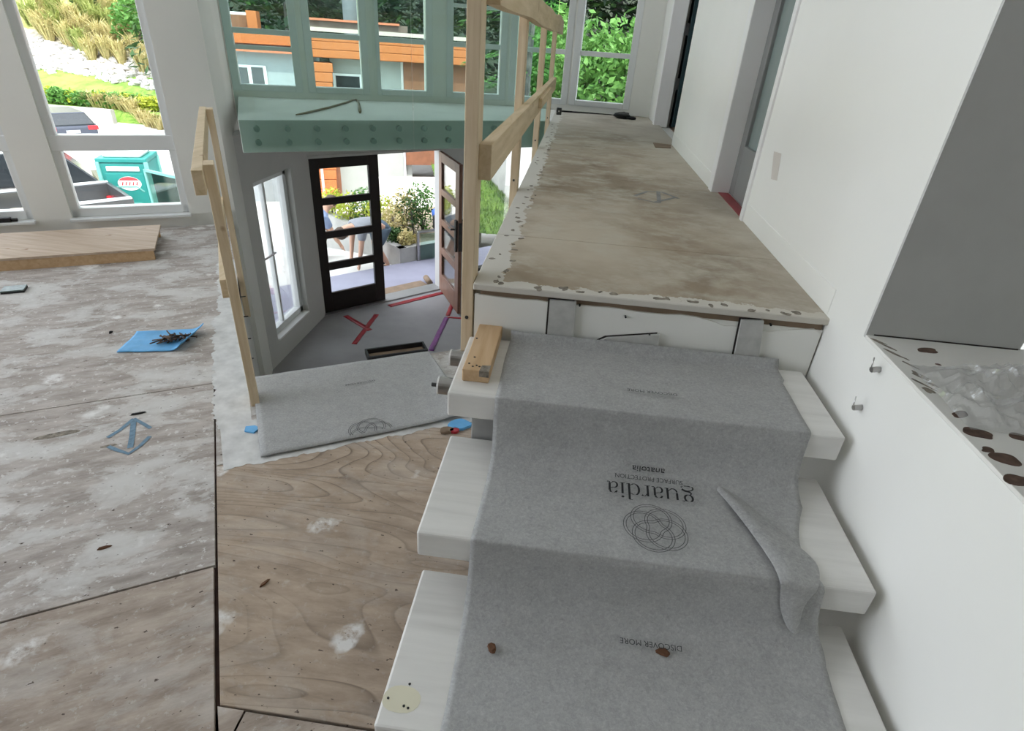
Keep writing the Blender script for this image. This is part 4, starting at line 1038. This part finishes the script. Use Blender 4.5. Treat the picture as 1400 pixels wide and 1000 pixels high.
# ---- portable toilet
TEAL = plain('teal_plastic', (.018,.22,.20), .45, .06, 4); TEAL2 = plain('pale_teal_plastic', (.16,.40,.37), .45, .06, 4); WPL = plain('milky_plastic', (.75,.80,.78), .4, .04, 4)
pc, _ = hit(186,330,15); D_ = 18.0
pb = at_d(186,260,D_); gz = terr(pb.x,pb.y)[0]; pb.z = gz
vd = V((pb.x,pb.y,0)).normalized(); ur = V((vd.y,-vd.x,0)); ca, sa = math.cos(.30), math.sin(.30)
fx = (ur*ca-vd*sa).normalized(); fy = V((-fx.y,fx.x,0))      # fx along the door face, fy away from the viewer
pt = empty('portable_toilet', pb, 'teal plastic portable toilet with a red and white oval sign', 'toilet')
MB().obox(pb,fx,fy,-.58,.58,-.58,.58,0,.16).build('skid_base', BLACK, pt, bevel=.02)
MB().obox(pb,fx,fy,-.53,.53,-.53,.53,.14,2.06).build('cabin', TEAL, pt, bevel=.04)
for a in (-.53,.53):
    for b in (-.53,.53): MB().obox(pb,fx,fy,a-.045,a+.045,b-.045,b+.045,.14,2.08).build('corner_post', TEAL2, pt, bevel=.02)
MB().obox(pb,fx,fy,-.56,.56,-.56,.56,2.06,2.16).build('roof_rim', TEAL, pt, bevel=.02); MB().obox(pb,fx,fy,-.44,.44,-.44,.44,2.15,2.30).build('roof_dome', WPL, pt, bevel=.08)
MB().obox(pb,fx,fy,-.36,.36,-.555,-.53,1.86,1.97).build('vent_strip', WPL, pt, bevel=.006)
dr = MB().obox(pb,fx,fy,-.42,.42,-.552,-.53,.22,1.80).build('door_panel', TEAL, pt, bevel=.012)
for z0 in (.50,.95,1.36):
    k = MB()
    for a, b in (((-.36,z0),(-.22,z0+.12)),((-.22,z0+.12),(.22,z0+.12)),((.22,z0+.12),(.36,z0))): k.beam(pb+fx*a[0]-fy*.556+V((0,0,a[1])), pb+fx*b[0]-fy*.556+V((0,0,b[1])), .02,.03,(0,0,1))
    k.build('pressed_rib', TEAL2, dr)
MB().beam(pb-fx*.05-fy*.556+V((0,0,.80)), pb+fx*.30-fy*.556+V((0,0,.80)), .02,.03).build('pressed_rib', TEAL2, dr); k = MB(); k.beam(pb-fx*.0-fy*.556+V((0,0,.48)), pb+fx*.34-fy*.556+V((0,0,.48)), .02,.03); k.build('pressed_rib', TEAL2, dr)
SGNR = plain('sign_red', (.55,.06,.07), .5, .05, 4); SGNW = plain('sign_white', (.85,.84,.84), .5, .03, 4)
def ell(mb, cx, cz, rx, rz, off, a0=0, a1=360, n=28):
    pts = [pb+fx*(cx+rx*math.cos(math.radians(a0+(a1-a0)*i/n)))-fy*off+V((0,0,cz+rz*math.sin(math.radians(a0+(a1-a0)*i/n)))) for i in range(n+1)]
    m_ = len(pts); return mb.add(pts+[p+fy*.006 for p in pts], [tuple(range(m_))]+[(i,i+1,m_+i+1,m_+i) for i in range(m_-1)])
sg_ = ell(MB(),.07,1.56,.26,.17,.560).build('oval_sign', SGNW, pt); ell(MB(),.07,1.56,.255,.165,.563,28,152).build('sign_red_cap', SGNR, sg_); 
for a in (-.10,-.02,.06,.14,.22): MB().beam(pb+fx*a-fy*.564+V((0,0,1.52)), pb+fx*(a+.03)-fy*.564+V((0,0,1.60)), .008,.025).build('sign_stroke', SGNR, sg_)
MB().obox(pb,fx,fy,-.555,-.53,-.12,.12,1.45,1.75).build('side_sign', SGNW, pt)

# ---- vehicles
GLS = plain('dark_car_glass', (.02,.025,.03), .1, .1, 3, spec=.8); TYRE = plain('tyre_rubber', (.02,.02,.02), .8, .1, 9); LAMP = plain('red_tail_lamp', (.60,.03,.04), .25, .05, 5); CHR = plain('silver_panel', (.55,.57,.60), .3, .05, 3, metal=.4)
def paint(nm, c): return plain(nm, c, .25, .04, 1, spec=.7)
def vehicle(nm, p, ang, L_, W_, H_, mat, lb, kind='suv'):
    e = empty(nm, p, lb, 'car'); X = V((math.cos(ang),math.sin(ang),0)); Y = V((-X.y,X.x,0)); p = V(p)
    def loft(secs, mt, name, bev=.06):
        k = MB(); n_ = len(secs)
        for x, z0, z1, w_ in secs:
            for y, z in ((-w_,z0),(w_,z0),(w_,z1),(-w_,z1)): k.v.append(p+X*x+Y*y+V((0,0,z)))
        for i in range(n_-1):
            for j in range(4): k.f.append((i*4+j,i*4+(j+1)%4,(i+1)*4+(j+1)%4,(i+1)*4+j))
        k.f += [(3,2,1,0),tuple((n_-1)*4+j for j in range(4))]; return k.build(name, mt, e, bevel=bev)
    h = W_/2
    if kind == 'pickup':
        loft([(-L_/2,.45,.80,h*.96),(-.1,.40,.80,h),(L_/2-.3,.40,.95,h),(L_/2,.5,.85,h*.9)], mat, 'body')
        loft([(-.15,.8,1.15,h*.97),(.1,.8,1.78,h*.86),(1.1,.8,1.78,h*.84),(1.75,.9,1.12,h*.92)], mat, 'cab'); loft([(-.02,1.18,1.70,h*.90),(.2,1.18,1.72,h*.88),(1.1,1.18,1.72,h*.87),(1.5,1.16,1.3,h*.93)], GLS, 'glazing', .02)
        for y in (-h+.04,h-.04): MB().obox(p,X,Y,-L_/2,-.15,y-.05,y+.05,.80,1.22).build('bed_side', mat, e, bevel=.02); MB().obox(p,X,Y,-L_/2,-.15,y-.06,y+.06,1.22,1.27).build('bed_rail', CHR, e, bevel=.015)
        MB().obox(p,X,Y,-L_/2-.02,-L_/2+.06,-h,h,.75,1.25).build('tailgate', mat, e, bevel=.02); MB().obox(p,X,Y,-L_/2+.06,-.2,-h+.1,h-.1,.80,.83).build('bed_floor', CHR, e)
        MB().obox(p,X,Y,-L_/2-.12,-L_/2,-h,h,.45,.62).build('bumper', CHR, e, bevel=.03)
    else:
        loft([(-L_/2,.38,.92,h*.93),(-L_/2+.2,.30,1.0,h),(L_/2-.9,.30,.98,h),(L_/2,.4,.72,h*.86)], mat, 'body')
        loft([(-L_/2+.05,.92,1.0,h*.92),(-L_/2+.45,.92,H_,h*.74),(.35,.92,H_,h*.76),(1.15,.92,1.0,h*.90)], GLS, 'glazing', .05); loft([(-L_/2+.42,H_-.05,H_+.015,h*.73),(.36,H_-.05,H_+.015,h*.75)], CHR if kind == 'suv' else mat, 'roof', .03)
        MB().obox(p,X,Y,-L_/2-.05,-L_/2+.1,-h*.9,h*.9,.38,.58).build('bumper', mat, e, bevel=.04); MB().obox(p,X,Y,-L_/2-.02,-L_/2,-.26,.26,.66,.78).build('number_plate', CHR, e)
    for y in (-h*.80,h*.80): MB().obox(p,X,Y,-L_/2-.015,-L_/2+.14,y-.20 if kind != 'pickup' else y-.08,y+.20 if kind != 'pickup' else y+.08,.76,.93).build('tail_lamp', LAMP, e, bevel=.02)
    for x in (-L_/2+.80,L_/2-.85):
        for y in (-h+.10,h-.10):
            c = p+X*x+Y*y+V((0,0,.33)); wv = MB().tube([c-Y*.11,c+Y*.11], .33, 18).build('wheel', TYRE, e); MB().tube([c-Y*.118,c+Y*.118], .20, 12).build('hub', CHR, wv)
    return e
def gp(px, d): q = at_d(px,200,d); return V((q.x,q.y,terr(q.x,q.y)[0]))
def face(px): r = ray(px,200); return math.atan2(r.y,r.x)
vehicle('parked_car', gp(88,34.5), face(88)+.22, 4.4, 1.95, 1.42, paint('navy_car_paint',(.05,.06,.09)), 'dark blue car parked at the far end of the driveway', 'car')
vehicle('parked_suv', gp(50,21.5), face(50)-1.55, 4.7, 1.9, 1.86, paint('black_car_paint',(.02,.02,.022)), 'black car with silver roof parked behind the portable toilet')
vehicle('pickup_truck', gp(-64,16.2), face(-64)+1.62, 5.2, 1.95, 1.8, paint('charcoal_car_paint',(.045,.047,.05)), 'charcoal pickup truck with a loaded open bed', 'pickup')
vehicle('parked_van', gp(-330,14.5), face(-330)+.2, 4.6, 1.9, 1.7, paint('silver_car_paint',(.50,.52,.54)), 'silver car parked left of the pickup truck', 'car')
q0 = gp(30,16.2)
tag(MB().obox(q0,V((.8,.6,0)),V((-.6,.8,0)),-.62,-.08,-.35,.30,.84,1.0).build('cream_board', plain('cream_sheet',(.72,.68,.50),.7,.06,6), bevel=.02), 'cream coloured board lying in the pickup bed', 'board')
tag(MB().ball(q0+V((.45,.15,.98)),.42,.36,.17,14,9,.7).build('white_sack', plain('white_sack_cloth',(.62,.60,.63),.8,.1,6), smooth=True), 'crumpled white sack lying in the pickup bed', 'sack')
# glass sheet in its rack beside the toilet
D2 = 15.2; a_ = at_d(206,262,D2); b_ = at_d(252,262,D2-1.0)
for p_ in (a_,b_): p_.z = terr(p_.x,p_.y)[0]
gr = empty('glass_rack', a_, 'framed glass guard panel standing before the portable toilet', 'glass panel')
dd = (V((b_.x,b_.y,0))-V((a_.x,a_.y,0))); L_ = dd.length; dd.normalize(); nn = V((-dd.y,dd.x,0)); zt = at_d(206,231,D2).z
MB().obox(V((a_.x,a_.y,0)),dd,nn,.04,L_,-.01,.01,a_.z+.1,zt-.04).build('glass_panel', OUTGLASS, gr)
for x in (0,L_): MB().obox(V((a_.x,a_.y,0)),dd,nn,x-.03,x+.03,-.03,.03,a_.z-.05,zt).build('frame_post', TEAL2, gr)
MB().obox(V((a_.x,a_.y,0)),dd,nn,0,L_,-.03,.03,zt-.05,zt).build('frame_rail', TEAL2, gr); MB().obox(V((a_.x,a_.y,0)),dd,nn,0,L_,-.03,.03,a_.z+.05,a_.z+.12).build('frame_rail', TEAL2, gr)

# ---- neighbouring house, seen through the bay and the entry
HD = 21.0; h0 = at_d(460,60,HD); hv = V((h0.x,h0.y,0)).normalized(); hu = V((hv.y,-hv.x,0)); HP = V((h0.x,h0.y,0))
def uz(px, py):
    r = ray(px,py); t = (HP-V((CAM.x,CAM.y,0))).dot(hv)/V((r.x,r.y,0)).dot(hv); p = CAM+r*t; return (V((p.x,p.y,0))-HP).dot(hu), p.z
hs = empty('neighbour_house', HP+V((0,0,-3.9)), 'modern house with orange board siding and grey walls across the driveway', 'house')
ORG = lumber('orange_cedar_siding', (.37,.11,.035), (.50,.165,.055), 0); ORGD = plain('brown_cedar', (.20,.085,.045), .7, .15, 6); HGRY = plain('house_grey_panel', (.33,.36,.38), .8, .04, 3); HGRD = plain('house_recess_grey', (.36,.38,.36), .8, .05, 3)
FASC = plain('red_fascia', (.55,.17,.09), .6, .08, 4); FLSH = plain('pale_flashing', (.50,.40,.36), .5, .06, 5); RFD = plain('brown_roof', (.16,.11,.09), .8, .2, 4); HWF = plain('house_window_frame', (.80,.82,.82), .5, .03, 4)
def hb(nm, mat, px0, py0, px1, py1, d0, d1, parent=hs, zb=None, bevel=0):
    u0, z1 = uz(px0,py0); u1, z1b = uz(px1,py0); um, z0 = uz((px0+px1)/2,py1); u0b = uz(px0,(py0+min(py1,130))/2)[0]; u1b = uz(px1,(py0+min(py1,130))/2)[0]
    return MB().obox(HP,hu,hv,u0b,u1b,d0,d1,(zb if zb is not None else z0),(z1+z1b)/2).build(nm, mat, parent, bevel=bevel)
hb('wall', HGRY, 285,68,432,118,0,5,zb=-3.9)
hb('fascia', FASC, 285,63,428,71,-.35,0); hb('roof_slab', RFD, 285,44,425,64,0,6)
hb('eave_board', ORG, 285,46,425,60,-.08,0)
wn = hb('window', HWF, 324,89,366,130,-.06,.02); hb('pane', GLS, 327,92,341,128,-.08,-.055,wn); hb('pane', GLS, 346,92,362,128,-.08,-.055,wn)
hb('chimney', ORG, 335,14,349,50,.5,1.5); ww = hb('dormer', HWF, 300,15,335,50,.8,1.6); hb('dormer_pane', ORGD, 302,19,333,38,.76,.80,ww)
hb('wall', HGRD, 452,80,560,118,.0,5,zb=-3.9); hb('wall', ORGD, 551,80,660,118,-.25,5,zb=-2.4)
hb('wall', HGRY, 551,225,620,260,-.2,4,zb=-3.9) if False else None
for y0 in (52,62.5,73): hb('siding_board', ORG, 427,y0,648,y0+10,-.62,-.3, bevel=.02)
hb('band_backing', ORGD, 427,52,648,84,-.3,0)
for i in range(15):
    y0 = 84.5+i*13; hb('siding_board', ORG, 428,y0,455,y0+12.4,-.62,-.35, bevel=.02)
hb('corner_core', ORGD, 429,84,454,118,-.35,0, zb=-3.9); hb('corner_trim', FLSH, 424,50,428,118,-.66,-.2,zb=-3.9)
hb('flashing', FLSH, 421,44,640,49,-.70,.1); hb('parapet', RFD, 421,31,560,45,.6,1.0); hb('parapet_cap', FASC, 421,28,548,31,.5,1.1)
w2 = hb('window', HWF, 456,101,496,140,-.06,.02); hb('pane', GLS, 460,104,492,140,-.08,-.055,w2)
hb('mid_trim', HWF, 548,84,551,118,-.08,.0,zb=-3.5)
tag(hb('white_garden_wall', CONCR, 505,226,640,272,-2.2,-1.9,parent=None,zb=-3.95), 'white concrete garden wall in front of the neighbouring house', 'wall')

# ---- planter, plants and porch glass by the entry
pa = V((-2.78,9.11,0)); pl = at_z(438,296,-1.75); pr = V((-2.1,9.80,0))
plt = empty('concrete_planter', pa+V((0,0,-1.98)), 'low concrete planter wall outside the entry doors', 'planter')
wallseg(MB(), pa, V((pr.x,pr.y,0)), -2.0, -1.62, .14).build('planter_wall', CONCW, plt); wallseg(MB(), V((pl.x,pl.y,0)), pa, -3.0, -1.62, .14).build('planter_wall', CONCW, plt)
MB().prism([(pa.x,pa.y+.1),(pl.x+.2,pl.y+.1),(pl.x+3,pl.y+2.0),(pr.x+.2,pr.y+1.6),(pr.x,pr.y)], -2.6, -1.70).build('soil', plain('planter_soil',(.25,.21,.15),.95,.3,12), plt)
rr = random.Random(13)
for i,(px,py,h,mt,lb) in enumerate(((458,296,.55,LF_YEL,'yellow green shrub in the planter'),(480,302,.6,LF_YEL,'yellow green shrub in the planter'),(500,300,.7,LF_BRIGHT,'pale green shrub in the planter'),(520,312,.7,LF_YEL,'yellow green shrub in the planter'),
      (538,322,.6,LF_STRAW,'straw coloured dry shrub in the planter'),(552,318,.85,LF_STRAW,'straw coloured dry shrub in the planter'),(566,322,.8,LF_MID,'dark green leafy shrub in the planter'),(578,318,.9,LF_BRIGHT,'pale green shrub in the planter'),(540,334,.32,LF_MID,'dark green leafy shrub in the planter'),(556,338,.3,LF_STRAW,'straw coloured dry shrub in the planter'))):
    p = at_z(px,py,-1.70); shrub('planter_shrub', p, .32 if i < 8 else .2, h, 420, .075, mt, lb, 'planter shrubs', 200+i)
def glass_rail(a, b, z0, z1, lb, rise=0):
    a = V(a); b = V(b); e = empty('porch_glass_rail', V((a.x,a.y,z0)), lb, 'glass rail', 'porch glass rails'); d = (b-a); L_ = d.length; d.normalize(); n_ = V((-d.y,d.x,0))
    for p_, r_ in ((a,0),(b,rise)): MB().obox(p_,d,n_,-.02,.02,-.02,.02,z0,z1+r_).build('post', STEEL, e)
    MB().beam(V((a.x,a.y,z1)), V((b.x,b.y,z1+rise)), .05,.03).build('handrail', STEEL, e)
    k = MB(); q = [V((a.x,a.y,z0+.08))+d*.05, V((b.x,b.y,z0+.08))-d*.05, V((b.x,b.y,z1+rise-.05))-d*.05, V((a.x,a.y,z1-.05))+d*.05]
    k.add([p_-n_*.005 for p_ in q]+[p_+n_*.005 for p_ in q], [(0,1,2,3),(7,6,5,4),(0,4,5,1),(1,5,6,2),(2,6,7,3),(3,7,4,0)]).build('glass_panel', OUTGLASS, e)
g0 = at_z(572,358,-1.9); zt = at_d(568,317,math.hypot(g0.x,g0.y)).z
glass_rail((g0.x,g0.y,0),(g0.x+.34,g0.y+.26,0),-1.95,zt,'steel and glass rail at the porch edge, seen through the open doorway')
g1 = at_z(651,352,-1.9); zt1 = at_d(650,255,math.hypot(g1.x,g1.y)).z
glass_rail((g1.x,g1.y,0),(g1.x-.40,g1.y-.1,0),-1.95,zt1,'steel and glass rail beyond the sidelight')
# grass bank, retaining wall, raised bank with shrubs
bk = [at_z(615,322,-1.95), at_z(730,318,-1.95), at_z(735,205,-.7), at_z(590,225,-1.5)]
MB_ = MB(); MB_.grid(12,12,lambda u,v: (lambda p: (p.x,p.y,p.z+.06*mnoise.noise(p*2)))(bk[0].lerp(bk[1],u).lerp(bk[3].lerp(bk[2],u),v)))
bank = struct(MB_.build('ground_bank', BANKG, smooth=True), 'green grass bank right of the porch', 'lawn')
rnd = random.Random(31); k = MB()
for _ in range(5200):
    u, v = rnd.random(), rnd.random(); p = bk[0].lerp(bk[1],u).lerp(bk[3].lerp(bk[2],u),v); p = p+V((0,0,.06*mnoise.noise(p*2)-.01)); a = rnd.uniform(0,6.283); o_ = V((math.cos(a),math.sin(a),0)); h_ = rnd.uniform(.05,.14); w_ = V((-o_.y,o_.x,0))*.012
    k.add([p-w_,p+w_,p+o_*h_*.5+V((0,0,h_))],[(0,1,2)])
k.build('grass_blades', LF_MID2, bank)['kind'] = 'stuff'
b1 = at_z(706,292,-1.75); b2 = at_z(664,218,-.95)
rw = empty('retaining_wall', (b1.x,b1.y,-1.9), 'tall concrete retaining wall beside the grass bank', 'wall')
bd = (V((b1.x,b1.y,0))-V((b2.x,b2.y,0))).normalized()
wallseg(MB(), V((b2.x,b2.y,0))-bd*.6, V((b1.x,b1.y,0))+bd*1.2, -2.3, .25, .3).build('wall_face', CONCW, rw)
struct(MB().prism([(b2.x+.3,b2.y+.4),(b1.x+.5,b1.y-.6),(7,9.6),(14,30),(-2,34)], -2.3, .2).build('ground_upper_bank', plain('forest_soil',(.07,.06,.04),.95,.3,3)), 'dark raised ground behind the retaining wall', 'ground')
# covered cart on the porch
ccp = at_z(612,340,-1.9); cart = empty('covered_cart', ccp, 'dark cart under a blue tarp outside the open door leaf', 'cart')
zt = at_d(615,283,math.hypot(ccp.x,ccp.y)).z
MB().box(ccp.x-.24,ccp.x+.24,ccp.y-.2,ccp.y+.2,zt-.38,zt-.12).build('cart_body', DARKMETAL, cart, bevel=.03)
MB().ball((ccp.x,ccp.y,zt-.12),.30,.26,.14,16,10,.25).build('blue_tarp', plain('blue_tarp_cloth',(.06,.16,.55),.5,.12,6), cart, smooth=True)
for x in (-.2,.2):
    for y in (-.16,.16): MB().tube([(ccp.x+x,ccp.y+y,-1.95),(ccp.x+x,ccp.y+y,zt-.3)], .014, 6).build('leg', STEEL, cart)
# ---- shrubs and trees behind the bay
for i,(px,d,r,h) in enumerate(((800,13.6,1.0,1.85),(836,12.6,1.0,1.6),(868,12.8,1.1,1.9),(742,15.0,.9,2.1),(770,14.6,.9,2.0))):
    q = at_d(px,100,d); shrub('leafy_shrub', (q.x,q.y,.2), r, h, 1500, .17, LF_BRIGHT, 'broad leaved bright green shrub close behind the bay end window', 'leafy shrubs behind the bay', 300+i)
def conifer(px, d, z0, H_, R_, mat, lb, seed, n=2600, size=.5, trunk=.2, grp='dark conifers behind the neighbouring house', nm='conifer_tree'):
    rnd = random.Random(seed); q = at_d(px,40,d); c = V((q.x,q.y,z0)); e = empty(nm, c, lb, 'tree', grp)
    MB().tube([c-V((0,0,.3)), c+V((.1,0,H_*.5)), c+V((0,.1,H_))], [trunk,trunk*.7,.03], 9).build('trunk', BARK, e, smooth=True)
    k = MB()
    for _ in range(n):
        t = rnd.random()**.8; z = H_*(.06+.94*t); rad = R_*(1-t*.85)*math.sqrt(rnd.uniform(.05,1)); a = rnd.uniform(0,6.283); o_ = V((math.cos(a),math.sin(a),0))
        p = c+o_*rad+V((0,0,z-.25*rad)); ax = (o_+V((rnd.gauss(0,.4),rnd.gauss(0,.4),rnd.gauss(-.3,.3)))).normalized(); b = ax.cross(V((rnd.gauss(0,.4),rnd.gauss(0,.4),1))).normalized(); s = size*rnd.uniform(.6,1.4)
        k.add([p-ax*s*.5, p+b*s*.22, p+ax*s*.6, p-b*s*.22], [(0,1,2,3)])
    k.build('foliage', mat, e); return e
for i,(px,d,H_,R_,z0) in enumerate(((300,34,22,4.2,-2),(345,38,24,4.5,-1),(395,33,22,4.2,-2),(440,37,25,4.6,-1),(500,35,22,4.2,-1),(540,39,24,4.5,-1),(590,33,23,4.2,-1),(640,30,21,4.0,-1),(690,33,23,4.2,0),(735,28,20,4.0,0),(790,25,19,3.6,0),(840,27,20,4.0,0),(900,25,20,4.0,0),(260,40,24,4.6,3),(960,28,20,4.0,0))):
    conifer(px,d,z0,H_,R_,LF_DARK if i%3 else LF_MID, 'dark green conifer in the row behind the neighbouring house' if i%3 else 'lighter green conifer in the row behind the neighbouring house', 400+i, 6500, .46)
q = at_d(481,30,27.5)
tag(MB().tube([(q.x,q.y,-3.9),(q.x,q.y,4),(q.x+.3,q.y,14)], [.36,.32,.22], 12).build('tree_trunk', plain('pale_trunk_bark',(.20,.20,.22),.9,.15,5), smooth=True), 'bare grey tree trunk rising behind the orange house', 'tree')
# hemlock with bright fronds beside the newel window
hq = at_d(722,60,10.6); hem = empty('hemlock_tree', (hq.x,hq.y,.2), 'young hemlock with bright drooping fronds behind the bay', 'tree')
MB().tube([(hq.x,hq.y,.1),(hq.x+.05,hq.y,2.2),(hq.x,hq.y+.05,4.6)], [.07,.05,.02], 8).build('trunk', BARK, hem)
rnd = random.Random(77); k = MB()
for z, L_, a in ((1.45,1.05,3.3),(2.05,1.15,3.05),(1.75,.9,2.2),(1.15,1.1,3.9),(2.5,1.0,3.5),(1.9,.8,4.4),(1.5,.9,.4),(2.3,.9,1.2),(2.9,.8,2.8),(1.0,.9,2.9),(3.3,.7,3.9),(1.7,.8,5.4)):
    o_ = V((math.cos(a),math.sin(a),0)); sd_ = V((-o_.y,o_.x,0))
    for i in range(110):
        t = rnd.random(); w_ = .26*(1-t*.75); p = V((hq.x,hq.y,z))+o_*(L_*t)+sd_*rnd.uniform(-w_,w_)+V((0,0,-.28*t*t+rnd.gauss(0,.02)))
        ax = (o_*.7+sd_*rnd.choice((-1,1))*.6+V((0,0,-.25))).normalized(); b = ax.cross(V((0,0,1))).normalized(); s = .12*rnd.uniform(.6,1.3)
        k.add([p, p+ax*s*.5+b*s*.16, p+ax*s, p+ax*s*.5-b*s*.16], [(0,1,2,3)])
k.build('fronds', LF_BRIGHT, hem)

# ---- two people bending over outside the closed door leaf
SKIN = plain('skin', (.50,.30,.21), .6, .05, 6); SHIRTG = plain('grey_shirt', (.22,.23,.25), .85, .08, 9); SHORT = plain('slate_shorts', (.07,.10,.13), .85, .1, 9); SHIRTB = plain('blue_grey_shirt', (.20,.26,.40), .85, .08, 9); SHOE = plain('dark_shoes', (.03,.03,.032), .7, .1, 9); HAIR = plain('brown_hair', (.06,.035,.02), .7, .2, 30); KHAKI = plain('brown_trousers', (.25,.20,.15), .85, .1, 9)
def skinmesh(name, verts, edges, radii, mat, parent, place_, root=0):
    me = bpy.data.meshes.new(name); me.from_pydata(verts, edges, []); o = bpy.data.objects.new(name, me); COL.objects.link(o)
    m = o.modifiers.new('s','SKIN'); sv = me.skin_vertices[0].data
    for i, r in enumerate(radii): sv[i].radius = (r,r) if not isinstance(r,tuple) else r; sv[i].use_root = (i == root)
    ss = o.modifiers.new('u','SUBSURF'); ss.levels = 2; ss.render_levels = 2
    bpy.context.view_layer.update(); me2 = bpy.data.meshes.new_from_object(o.evaluated_get(bpy.context.evaluated_depsgraph_get())); bpy.data.objects.remove(o)
    off = origin(parent)
    for v in me2.vertices: v.co = place_(v.co)-off
    me2.materials.clear(); me2.materials.append(mat); me2.polygons.foreach_set('use_smooth', [True]*len(me2.polygons)); me2.name = name
    ob = bpy.data.objects.new(name, me2); COL.objects.link(ob); ob.parent = parent; return ob
def person(loc, yaw, J, lb, shirt, pants, long_=False):
    e = empty('person', loc, lb, 'person', None); c, s = math.cos(yaw), math.sin(yaw)
    pl_ = lambda q: V((loc[0]+q[0]*c-q[1]*s, loc[1]+q[0]*s+q[1]*c, loc[2]+q[2]))
    vs = []; es = []; rs = []
    def add(p, r, par=None):
        vs.append(p); rs.append(r)
        if par is not None: es.append((par,len(vs)-1))
        return len(vs)-1
    hip = add(J['hip'],.13); mid = add(tuple((V(J['hip'])+V(J['chest']))/2),.125,hip); ch_ = add(J['chest'],.14,mid); nk = add(J['neck'],.06,ch_); hd = add(J['head'],.095,nk)
    up = (V(J['head'])-V(J['neck'])).normalized(); add(tuple(V(J['head'])+up*.10),.085,hd)
    for sg in ('l','r'):
        sh = add(J['sh'+sg],.065,ch_); el = add(J['el'+sg],.045,sh); wr_ = add(J['wr'+sg],.03,el); dv = (V(J['wr'+sg])-V(J['el'+sg])).normalized(); sd_ = dv.cross(V((1,0,.2))).normalized()
        pm = add(tuple(V(J['wr'+sg])+dv*.07),.034,wr_)
        for i in range(4):
            b_ = V(J['wr'+sg])+dv*.11+sd_*(.024*(i-1.5)); f1 = add(tuple(b_),.010,pm); add(tuple(b_+dv*(.045-.008*abs(i-1.2))+V((.012,0,0))),.008,f1)
        th_ = add(tuple(V(J['wr'+sg])+dv*.06+sd_*.05),.011,pm); add(tuple(V(J['wr'+sg])+dv*.10+sd_*.06),.009,th_)
        hj = add(J['hj'+sg],.10,hip); kn = add(J['kn'+sg],.065,hj); an = add(J['an'+sg],.042,kn); add(J['to'+sg],.035,an)
    skinmesh('body', vs, es, rs, SKIN, e, pl_)
    g_ = lambda a,b,t: tuple(V(J[a])+(V(J[b])-V(J[a]))*t)
    skinmesh('shirt', [J['hip'],g_('hip','chest',.5),J['chest'],J['shl'],g_('shl','ell',.65),J['shr'],g_('shr','elr',.65),g_('chest','neck',.7)], [(0,1),(1,2),(2,3),(3,4),(2,5),(5,6),(2,7)], [.15,.15,.165,.095,.068,.095,.068,.09], shirt, e, pl_)
    te = 1.0 if long_ else .95
    v2 = [g_('hip','chest',.15),J['hip'],J['hjl'],J['knl'],J['hjr'],J['knr']]; e2 = [(0,1),(1,2),(2,3),(1,4),(4,5)]; r2 = [.14,.16,.125,.085,.125,.085]
    if long_: v2 += [J['anl'],J['anr']]; e2 += [(3,6),(5,7)]; r2 += [.062,.062]
    skinmesh('trousers' if long_ else 'shorts', v2, e2, r2, pants, e, pl_)
    for sg in ('l','r'):
        a = V(J['an'+sg]); t = V(J['to'+sg]); skinmesh('shoe', [tuple(a+V((-.03,0,-.035))),tuple(a.lerp(t,.5)+V((0,0,-.01))),tuple(t+V((.03,0,0)))], [(0,1),(1,2)], [.052,.050,.042], SHOE, e, pl_)
    hc = pl_(V(J['head'])+up*.055-V((up.z*.02,0,0))); MB().ball(hc,.112,.105,.100,14,10,.08).build('hair', HAIR, e, smooth=True)
    fw_ = V((up.z,0,-up.x)); nb_ = pl_(V(J['head'])+fw_*.10); MB().ball(nb_,.016,.014,.02,8,6).build('nose', SKIN, e, smooth=True)
    for y in (-1,1):
        MB().ball(pl_(V(J['head'])+V((0,.098*y,.0))),.018,.010,.028,8,6).build('ear', SKIN, e, smooth=True); MB().ball(pl_(V(J['head'])+fw_*.088+up*.03+V((0,.034*y,0))),.010,.010,.007,8,6).build('eye', BLACK, e, smooth=True)
    return e
JB = dict(hip=(0,0,.74),chest=(.40,0,.80),neck=(.54,0,.78),head=(.65,0,.72),shl=(.42,.19,.76),shr=(.42,-.19,.76),ell=(.47,.22,.48),elr=(.45,-.22,.48),wrl=(.50,.18,.24),wrr=(.50,-.17,.22),hjl=(-.01,.10,.70),hjr=(-.01,-.10,.70),
    knl=(.16,.13,.42),knr=(.10,-.13,.42),anl=(-.03,.13,.085),anr=(-.06,-.13,.085),tol=(.13,.14,.045),tor=(.10,-.14,.045))
fb = at_z(500,371,-1.97); vdir = math.atan2(fb.y,fb.x)
person((fb.x+.22,fb.y+.30,-1.985), vdir+PI*.62, JB, 'person in grey shirt and slate shorts bending over outside the door', SHIRTG, SHORT)
JA = dict(hip=(0,0,.42),chest=(.30,0,.72),neck=(.42,0,.84),head=(.50,0,.92),shl=(.32,.19,.70),shr=(.32,-.19,.70),ell=(.44,.22,.44),elr=(.44,-.22,.44),wrl=(.56,.16,.24),wrr=(.56,-.16,.22),hjl=(0,.10,.40),hjr=(0,-.10,.40),
    knl=(.36,.14,.50),knr=(.34,-.14,.44),anl=(.18,.14,.09),anr=(.14,-.14,.09),tol=(.34,.15,.045),tor=(.30,-.15,.045))
fa = at_z(452,356,-1.97)
person((fa.x-.45,fa.y+.05,terr(fa.x,fa.y)[0]), vdir-PI*.40, JA, 'person in blue grey shirt crouching over the ground outside the door', SHIRTB, KHAKI, True)
